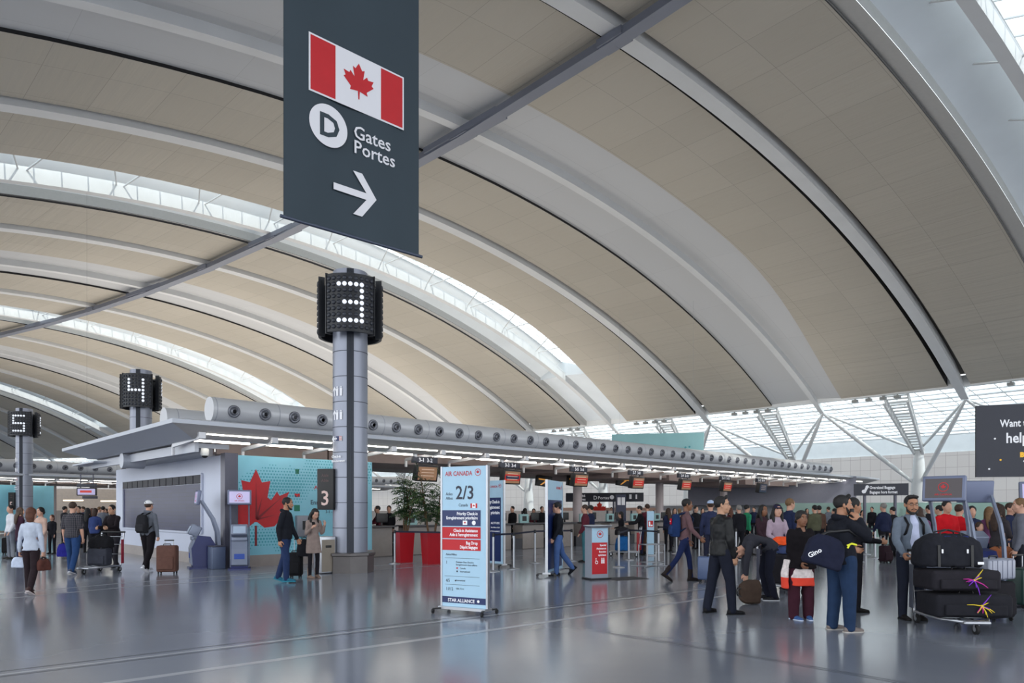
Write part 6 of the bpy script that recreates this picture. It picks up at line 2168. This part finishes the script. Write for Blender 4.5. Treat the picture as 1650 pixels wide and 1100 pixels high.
# shawl
f = Fig(1.58, 1.14, female=True, head=(.0, -.02), ra=((.16, .05, -1), (-.3, .6, -.7)), la=((-.16, .1, -1), (.4, .7, -.4)), rl=((.05, .02, -1), (0, -.02, -1)), ll=((-.05, .04, -1), (0, 0, -1)), rfoot=-.2, lfoot=.3)
ps = at(1290, 997)
pt = person('person in black shawl, maroon trousers and orange hemmed tunic facing the camera', ps, PI + .15, f, 'brown', 'bun', 'black', top=dict(m=(22, 18, 22), length=.10, name='shawl', loose=1.2, wr=.014, flare=.02), bottom=dict(m=(60, 28, 40), loose=1.18, flare=1.15), shoes=((60, 90, 140), (190, 200, 220)), seed=17)
V, Fc = [], []
stack(V, Fc, [(np.array([.0, .01, f.pel[2] - .36]), np.array([.185, 0, 0]), np.array([0, .145, 0])), (np.array([0, .01, f.pel[2] - .25]), np.array([.182, 0, 0]), np.array([0, .143, 0])), (np.array([0, 0, f.pel[2] - .05]), np.array([.172, 0, 0]), np.array([0, .13, 0]))], 24, 2.4)
mt = mat('tunic_print', (226, 214, 212), .85, var=.2, scale=18)
n_, l_, b_ = nodes_of(mt)
tcn = n_.new('ShaderNodeTexCoord'); sp_ = n_.new('ShaderNodeSeparateXYZ'); l_.new(tcn.outputs['Object'], sp_.inputs[0])
ml = n_.new('ShaderNodeMath'); ml.operation = 'LESS_THAN'; ml.inputs[1].default_value = float(f.pel[2] - .24); l_.new(sp_.outputs['Z'], ml.inputs[0])
mxn = n_.new('ShaderNodeMixRGB'); src = b_.inputs['Base Color'].links[0].from_socket
l_.new(ml.outputs[0], mxn.inputs[0]); l_.new(src, mxn.inputs[1]); mxn.inputs[2].default_value = lin((226, 66, 44)); l_.new(mxn.outputs[0], b_.inputs['Base Color'])
put(remeshed(V, Fc, .012, 'tunic', 2, .012, 3), 'tunic', mt, pt)
V, Fc = [], []
zt = float(f.pel[2])
stack(V, Fc, [(np.array([.235, -.02, zt - .40]), np.array([.035, 0, 0]), np.array([0, .09, 0])), (np.array([.24, -.02, zt - .20]), np.array([.035, 0, 0]), np.array([0, .08, 0])), (np.array([.20, -.02, zt + .02]), np.array([.03, 0, 0]), np.array([0, .075, 0]))], 16)
put(remeshed(V, Fc, .012, 'scarf_end', 2, .010, 4), 'scarf_end', mt, pt)
# phone
f = Fig(1.78, 1.16, head=(-.35, .0), ra=((.35, .72, -.6), (-.28, -.40, .9)), la=((-.15, .25, -1), (.0, 1.0, -.25)), rl=((.05, .06, -1), (.0, .0, -1)), ll=((-.03, -.03, -1), (0, -.10, -1)), rhand=.5, rpalm=(-.9, .1, -.1), rhdir=(-.30, -.38, .85))
ps = at(1356, 1016)
person('person in black hooded jacket and blue jeans holding a phone to one ear', ps, -1.38, f, 'tan', 'quiff', 'black', top=dict(m=(26, 28, 36), hood=True, length=.06, name='jacket', loose=1.06, wr=.012), bottom=dict(m=(34, 52, 80), loose=1.14), shoes=((118, 108, 104), (170, 165, 160)), extras=('beard',), seed=18)
h = hand_at(ps, -1.38, f, 'r', 0, .09)
tag(MB().rbox((0, 0, 0), (.012, .07, .14), .006).build('phone', M_BLACK, None, h + Vector((-.02, .045, .0)), .3), 'phone held to the ear of the person in black hooded jacket', 'phone')
t = soft_bag('dark navy duffel bag with white lettering slung behind the person on the phone', Vector((ps.x - .36, ps.y - .16, .86)), -.22, .50, .28, .40, (30, 33, 52), 'duffel_bag', False, print_='Gino', seed=21)
t.rotation_euler = (0, .30, -.22)
mb = MB(); mb.tube([(-.22, 0, .26), (-.04, .0, .46), (.20, .04, .56), (.34, .1, .52)], .02, 0, 8); mb.build('strap', M_BLACK, t)
mb = MB(); mb.tube([(.20, -.15, .36), (.24, -.17, .40), (.30, -.16, .40)], .014, 0, 6); mb.tube([(.22, -.16, .38), (.21, -.17, .33)], .012, 0, 6); mb.build('yellow_tag', mat('tag_yellow', (226, 226, 50), .6, var=0), t)
f = Fig(1.78, 1.05, ra=((.1, .25, -1), (0, 1, -.1)), la=((-.1, .3, -1), (0, 1, -.1)))
person('person in black coat almost hidden behind the one on the phone', at(1374, 985), -1.5, f, 'tan', 'short', 'black', top=dict(m=(24, 24, 30), name='coat', length=.15), bottom=dict(m=(30, 30, 36)), detail=1, seed=19)
# cart person
f = Fig(1.80, 1.08, head=(-.12, -.10), ra=((.30, .30, -1), (-.05, .75, -.75)), la=((-.30, .30, -1), (.05, .75, -.75)), rhand=.8, lhand=.8)
ps = at(1467, 997)
pt = person('bearded person in glasses, grey cardigan and pale blue shirt behind a cart', ps, PI - .02, f, 'tan', 'quiff', 'black', top=dict(m=(106, 116, 130), name='cardigan', length=.05, loose=1.04), bottom=dict(m=(36, 40, 54)), extras=('beard', 'glasses'), seed=20)
V, Fc = [], []
k = f.k
stack(V, Fc, [(f.pel + f.up * z * k + f.fw * .030 * k, f.X * a * k, f.fw * .105 * b_2 * k) for z, a, b_2 in ((.0, .085, 1.08), (.14, .090, 1.06), (.30, .088, 1.12), (.42, .075, 1.12), (.49, .050, .80), (.535, .034, .55))], 18, 2.3)
put(remeshed(V, Fc, .010, 'shirt', 2, .006), 'shirt', cloth((182, 188, 214)), pt)
backpack(f, ps, PI - .02, 'dark backpack whose straps cross the grey cardigan', (26, 26, 32))
cp = Vector((G(1497, 1000).x, ps.y - .78, 0)) + Vector((-.03, 0, 0))
cart('steel baggage cart stacked with two black cases and a duffel', cp, PI - .05, (70, 74, 86))
suitcase('lower black suitcase lying across the cart, yellow ribbon tuft', cp + Vector((.10, -.05, .185)), -.06, .98, .55, .30, (34, 34, 40), handle=0, lying=True, tagc=(.05,))
suitcase('upper black suitcase lying across the cart, magenta ribbon tuft', cp + Vector((.02, -.02, .53)), -.03, .90, .52, .27, (38, 36, 42), handle=0, lying=True, tagc=(.05,))
soft_bag('big black duffel bag with blue top on the upper suitcase', cp + Vector((-.06, .05, .82)), -.04, .86, .46, .44, (34, 35, 42), 'duffel_bag', seed=23)
# right group of luggage
p = at(1597, 1000)
suitcase('large black soft suitcase standing under the silver case', p, .42, .62, .34, .52, (26, 24, 30), handle=0)
suitcase('silver ribbed hard case lying on top of the black soft suitcase', p + Vector((.0, .02, .60)), .42, .62, .36, .30, (140, 144, 160), hard=True, handle=0, lying=True)
mb = MB()
t = suitcase('dark green hard suitcase behind the black one at the frame edge'.replace(' at the frame edge', ' and silver one'), at(1652, 978), .3, .46, .30, .60, (34, 58, 54), hard=True, handle=.2)
soft_bag('tan brown leather bag resting behind the silver case', at(1618, 955) + Vector((.0, .1, .62)), .2, .52, .24, .26, (150, 92, 62), 'leather_bag', seed=25)
suitcase('teal case under the tan leather bag', at(1618, 955) + Vector((.0, .1, 0)), .2, .5, .28, .55, (40, 78, 88), handle=0)
f = Fig(1.70, 1.0, female=True, head=(0, -.15), ra=((.1, .3, -1), (-.2, .9, -.2)), la=((-.1, .3, -1), (.2, .9, -.2)))
person('person with long brown hair and glasses in charcoal jacket with grey hood', at(1609, 952), -1.2, f, 'fair', 'long', 'brown', top=dict(m=(58, 54, 58), hood=True, name='jacket'), bottom=dict(m=(30, 30, 36)), extras=('glasses',), detail=1, seed=26)
f = Fig(1.80, 1.05, head=(.3, 0))
person('person in grey and black jacket with light brown hair beside the leather bag', at(1645, 965), .9, f, 'fair', 'short', 'fairb', top=dict(m=(98, 100, 110), name='jacket'), bottom=dict(m=(30, 32, 40)), detail=1, seed=27)

# ---- the crowd: five low figures, then copies in other clothes
protos = {}
def proto(key, fig, hair):
    t = person('prototype', Vector((0, 0, 0)), 0, fig, 'fair', hair, 'black', top=dict(m=(40, 40, 46), name='jacket'), bottom=dict(m=(36, 38, 48)), detail=0, seed=hash(key) % 7 if False else len(key))
    protos[key] = [t, False]
proto('stand', Fig(1.75, 1.05, ra=((.14, 0, -1), (0, .25, -1)), la=((-.14, .1, -1), (.1, .5, -1))), 'short')
proto('reach', Fig(1.74, 1.05, lean=.12, ra=((.1, .7, -1), (0, 1, -.1)), la=((-.1, .6, -1), (0, 1, -.15))), 'short')
proto('woman', Fig(1.66, 1.0, female=True, ra=((.12, .1, -1), (-.1, .5, -1)), la=((-.12, 0, -1), (0, .3, -1))), 'long')
proto('bob', Fig(1.64, 1.0, female=True, ra=((.12, .3, -1), (-.3, .9, -.2)), la=((-.12, .1, -1), (0, .3, -1))), 'bob')
proto('walk', Fig(1.76, 1.0, ra=((.12, -.2, -1), (0, .1, -1)), la=((-.12, .25, -1), (0, .5, -1)), rl=((.03, .28, -1), (0, .02, -1)), ll=((-.03, -.25, -1), (0, -.5, -1)), lpitch=-.4), 'short')
C = dict(k=(26, 26, 32), n=(34, 40, 66), g=(104, 108, 118), m=(88, 36, 48), gr=(40, 130, 92), r=(196, 26, 36), w=(206, 206, 212), br=(84, 62, 52), t=(60, 110, 120), p=(120, 74, 110), b=(52, 66, 112), be=(176, 150, 134), ol=(84, 84, 66))
def crowd(kind, x, y, yaw, top_, bot, hairc, label, h=None, name='person', group=None):
    src, used = protos[kind]
    mats = {'jacket': cloth(C[top_]), 'trousers': cloth(C[bot]), 'hair': mat('hair_' + hairc, HAIRC[hairc], .7, var=.25, scale=30)}
    t = copy_tree(src, None, mats)
    t.location = G(x, y); t.rotation_euler = (0, 0, yaw)
    if h: t.scale = (h,) * 3
    t['label'] = label
    if group: t['group'] = group
    return t
A = PI
crowd('reach', 612, 893, A - 1.2, 'm', 'k', 'black', 'airline agent in maroon scarf behind the desk beside column 3')
crowd('stand', 627, 889, A, 'k', 'k', 'brown', 'airline agent in black just behind the maroon-scarfed one')
crowd('woman', 846, 880, .3, 'k', 'k', 'black', 'person in black with long hair at the desk between the two blue signs')
crowd('bob', 860, 876, A, 'm', 'k', 'black', 'person in maroon with short dark bob at the desk between the two blue signs')
crowd('stand', 873, 877, A + .4, 'k', 'k', 'brown', 'person in black at the desk, touching the edge of the navy priority sign')
crowd('stand', 888, 873, A, 'm', 'k', 'black', 'person in maroon half behind the navy priority sign')
crowd('stand', 943, 905, 1.3, 'm', 't', 'brown', 'person in navy and red jacket leaning towards a desk behind the podium', 1.0)
crowd('stand', 952, 896, 1.0, 'n', 'n', 'black', 'person in navy hidden behind the navy and red jacket')
crowd('bob', 1001, 892, 1.2, 'k', 'b', 'black', 'short person with black hair leaning on a trolley by the desks', .93)
crowd('reach', 1034, 894, 1.4, 'k', 'n', 'black', 'person in charcoal jacket reaching forward to the trolley of blue bags')
crowd('stand', 1043, 893, .3, 'm', 'br', 'brown', 'person with auburn short hair behind the slim pillar sign', 1.03)
crowd('woman', 1077, 888, .2, 'n', 'k', 'brown', 'person with long reddish hair in blue grey coat and blue shoes')
crowd('woman', 1087, 880, A, 'm', 'k', 'brown', 'person with red-brown long hair just past the blue grey coat')
crowd('bob', 1095, 878, 0, 'be', 'k', 'fairb', 'fair-haired person hidden by the striding backpacker')
crowd('stand', 1121, 884, A + .5, 'k', 'k', 'black', 'person in black with dark hair in front of the pale cap')
crowd('woman', 1132, 874, A, 'k', 'k', 'black', 'person in black with long hair facing out beside the pale cap')
crowd('woman', 1177, 892, .4, 'm', 'k', 'auburn', 'person in dark maroon right behind the leather jacket')
crowd('stand', 1191, 900, .1, 'k', 'k', 'grey', 'broad person from behind in black with greenish grey hair')
crowd('walk', 1203, 895, -1.2, 'gr', 'k', 'black', 'person in bright green top reaching over the barrier')
crowd('stand', 1313, 897, .2, 'ol', 'k', 'black', 'person from behind in olive brown jacket by the green glass screen')
crowd('stand', 1320, 890, -.2, 'br', 'k', 'black', 'person in brown coat next to the olive jacket')
crowd('bob', 1345, 885, 1.0, 'k', 'k', 'black', 'person in black in the queue behind the phone caller')
crowd('bob', 1389, 878, A, 'be', 'k', 'black', 'small distant person in pale hat and patterned top below the oversized baggage sign', .95)
crowd('walk', 1424, 904, .25, 'n', 'k', 'grey', 'grey-haired person from behind in dark navy coat walking away', 1.02)
suitcase('small dark red wheeled case trailing behind the grey-haired person', at(1427, 907), .3, .34, .24, .48, (44, 28, 36), handle=.3)
crowd('stand', 1439, 896, .5, 'k', 'k', 'black', 'dark-haired person just ahead of the grey-haired walker', .97)
crowd('woman', 1480, 935, .2, 'k', 'k', 'brown', 'brown-haired person hidden behind the bearded cart pusher')
crowd('bob', 1486, 921, -.6, 'p', 'k', 'grey', 'person with greyish hair in plum coat behind the bearded cart pusher', .98)
crowd('stand', 1514, 916, .6, 'k', 'k', 'black', 'person in dark green and black beside the two red jackets', .98)
crowd('stand', 1525, 945, A, 'r', 'k', 'black', 'person in bright red jacket behind the first kiosk arm', 1.02)
crowd('walk', 1545, 940, -1.0, 'r', 'k', 'brown', 'second person in red jacket between the kiosk arms', .97)
crowd('bob', 1566, 935, A - .4, 'n', 'k', 'black', 'person with black hair in dark blue between two kiosks', 1.02)
crowd('bob', 1578, 950, A, 'b', 'k', 'brown', 'child-sized figure in blue by the kiosk desk', .82)
crowd('woman', 1594, 935, -.5, 'p', 'k', 'fairb', 'fair-haired person in purple behind the charcoal jacket', 1.0)
crowd('stand', 1606, 915, A, 'k', 'k', 'brown', 'person in black whose forehead shows over the fair-haired one', 1.02)
crowd('stand', 1627, 935, A + .5, 'n', 'k', 'brown', 'person in navy facing out between the glasses wearer and grey jacket', 1.0)
crowd('woman', 1640, 925, A, 'k', 'k', 'black', 'person in black behind the grey and black jacket', 1.03)
far = [(104, 'k', 'black', 'stand', 'A'), (127, 'k', 'black', 'stand', ''), (134, 'n', 'brown', 'stand', ''), (141, 'k', 'black', 'woman', ''), (148, 'm', 'auburn', 'woman', ''), (153, 'b', 'brown', 'bob', ''), (160, 'be', 'fairb', 'stand', ''), (166, 'g', 'black', 'stand', ''), (171, 't', 'brown', 'bob', ''), (196, 'k', 'black', 'stand', '')]
fl = ['person in black half hidden by the checked shirt', 'person in black directly beyond the checked shirt', 'brown-haired person in navy beyond the checked shirt', 'long-haired person in black in the far aisle', 'auburn-haired person in maroon in the far aisle', 'person in long blue violet coat in the far aisle beside the cart', 'fair-haired person in beige in the far aisle', 'person in grey behind the cart pusher', 'person in teal behind the cart pusher', 'person in black between the cart pusher and the screen wall']
fy = [880, 882, 874, 890, 876, 900, 872, 878, 874, 876]
for (x, c, hc, kd, _), lb, y in zip(far, fl, fy):
    crowd(kd, x, y, random.choice((0.2, A, -.4, 2.6)), c, 'k', hc, lb)
crowd('bob', 84, 892, A, 'k', 'k', 'auburn', 'stooping person in black with red face beside the checked shirt', .86)
crowd('stand', 18, 900, A - .5, 'w', 'g', 'black', 'person in white top beside the number board of column 5')
# further back behind the barriers, under and beyond the canopy
ex = [(766, 883, 'reach', 'm', 'black', 'airline agent in maroon behind the desks just past the 2/3 sign'), (826, 880, 'stand', 'k', 'black', 'airline agent in black beneath counter sign 3-3 3-4'),
      (1215, 868, 'stand', 'n', 'black', 'distant person in navy between the green top and the wavy hair'), (1160, 863, 'bob', 'k', 'brown', 'distant dark figure above the leather jacket shoulder'),
      (1300, 868, 'woman', 'br', 'black', 'distant person in brown behind the shawl wearer'), (1335, 870, 'stand', 'g', 'brown', 'distant person in grey before the glass screen'),
      (1405, 868, 'stand', 'k', 'black', 'distant person in black by the far post of the overhead sign'), (1452, 866, 'woman', 'n', 'brown', 'distant person in navy under the overhead baggage sign'),
      (1497, 900, 'stand', 'k', 'black', 'person in black at the far side of the cart pusher shoulder'), (985, 861, 'stand', 'k', 'brown', 'distant person in black by the blue totem'), (1062, 866, 'stand', 'be', 'black', 'distant person in beige under the canopy end')]
for x, y, kd, c, hc, lb in ex:
    crowd(kd, x, y, random.choice((.3, A, -.5, 2.4)), c, 'k', hc, lb)
for t, _ in protos.values():
    for o in children(t):
        for q in children(o): bpy.data.objects.remove(q)
        bpy.data.objects.remove(o)
    bpy.data.objects.remove(t)
# trolley of blue bags by the desks
cp = at(1008, 896)
cart('red-sided baggage cart with blue and black bags by the desks', cp, 1.3, (150, 20, 30))
soft_bag('bright blue bag on the red-sided cart by the desks', cp + Vector((-.1, 0, .19)), .2, .5, .35, .5, (30, 90, 150), 'duffel_bag', seed=31)
soft_bag('black bag on top of the bright blue bag by the desks', cp + Vector((-.1, 0, .72)), .2, .55, .35, .26, (34, 32, 38), 'duffel_bag', seed=32)
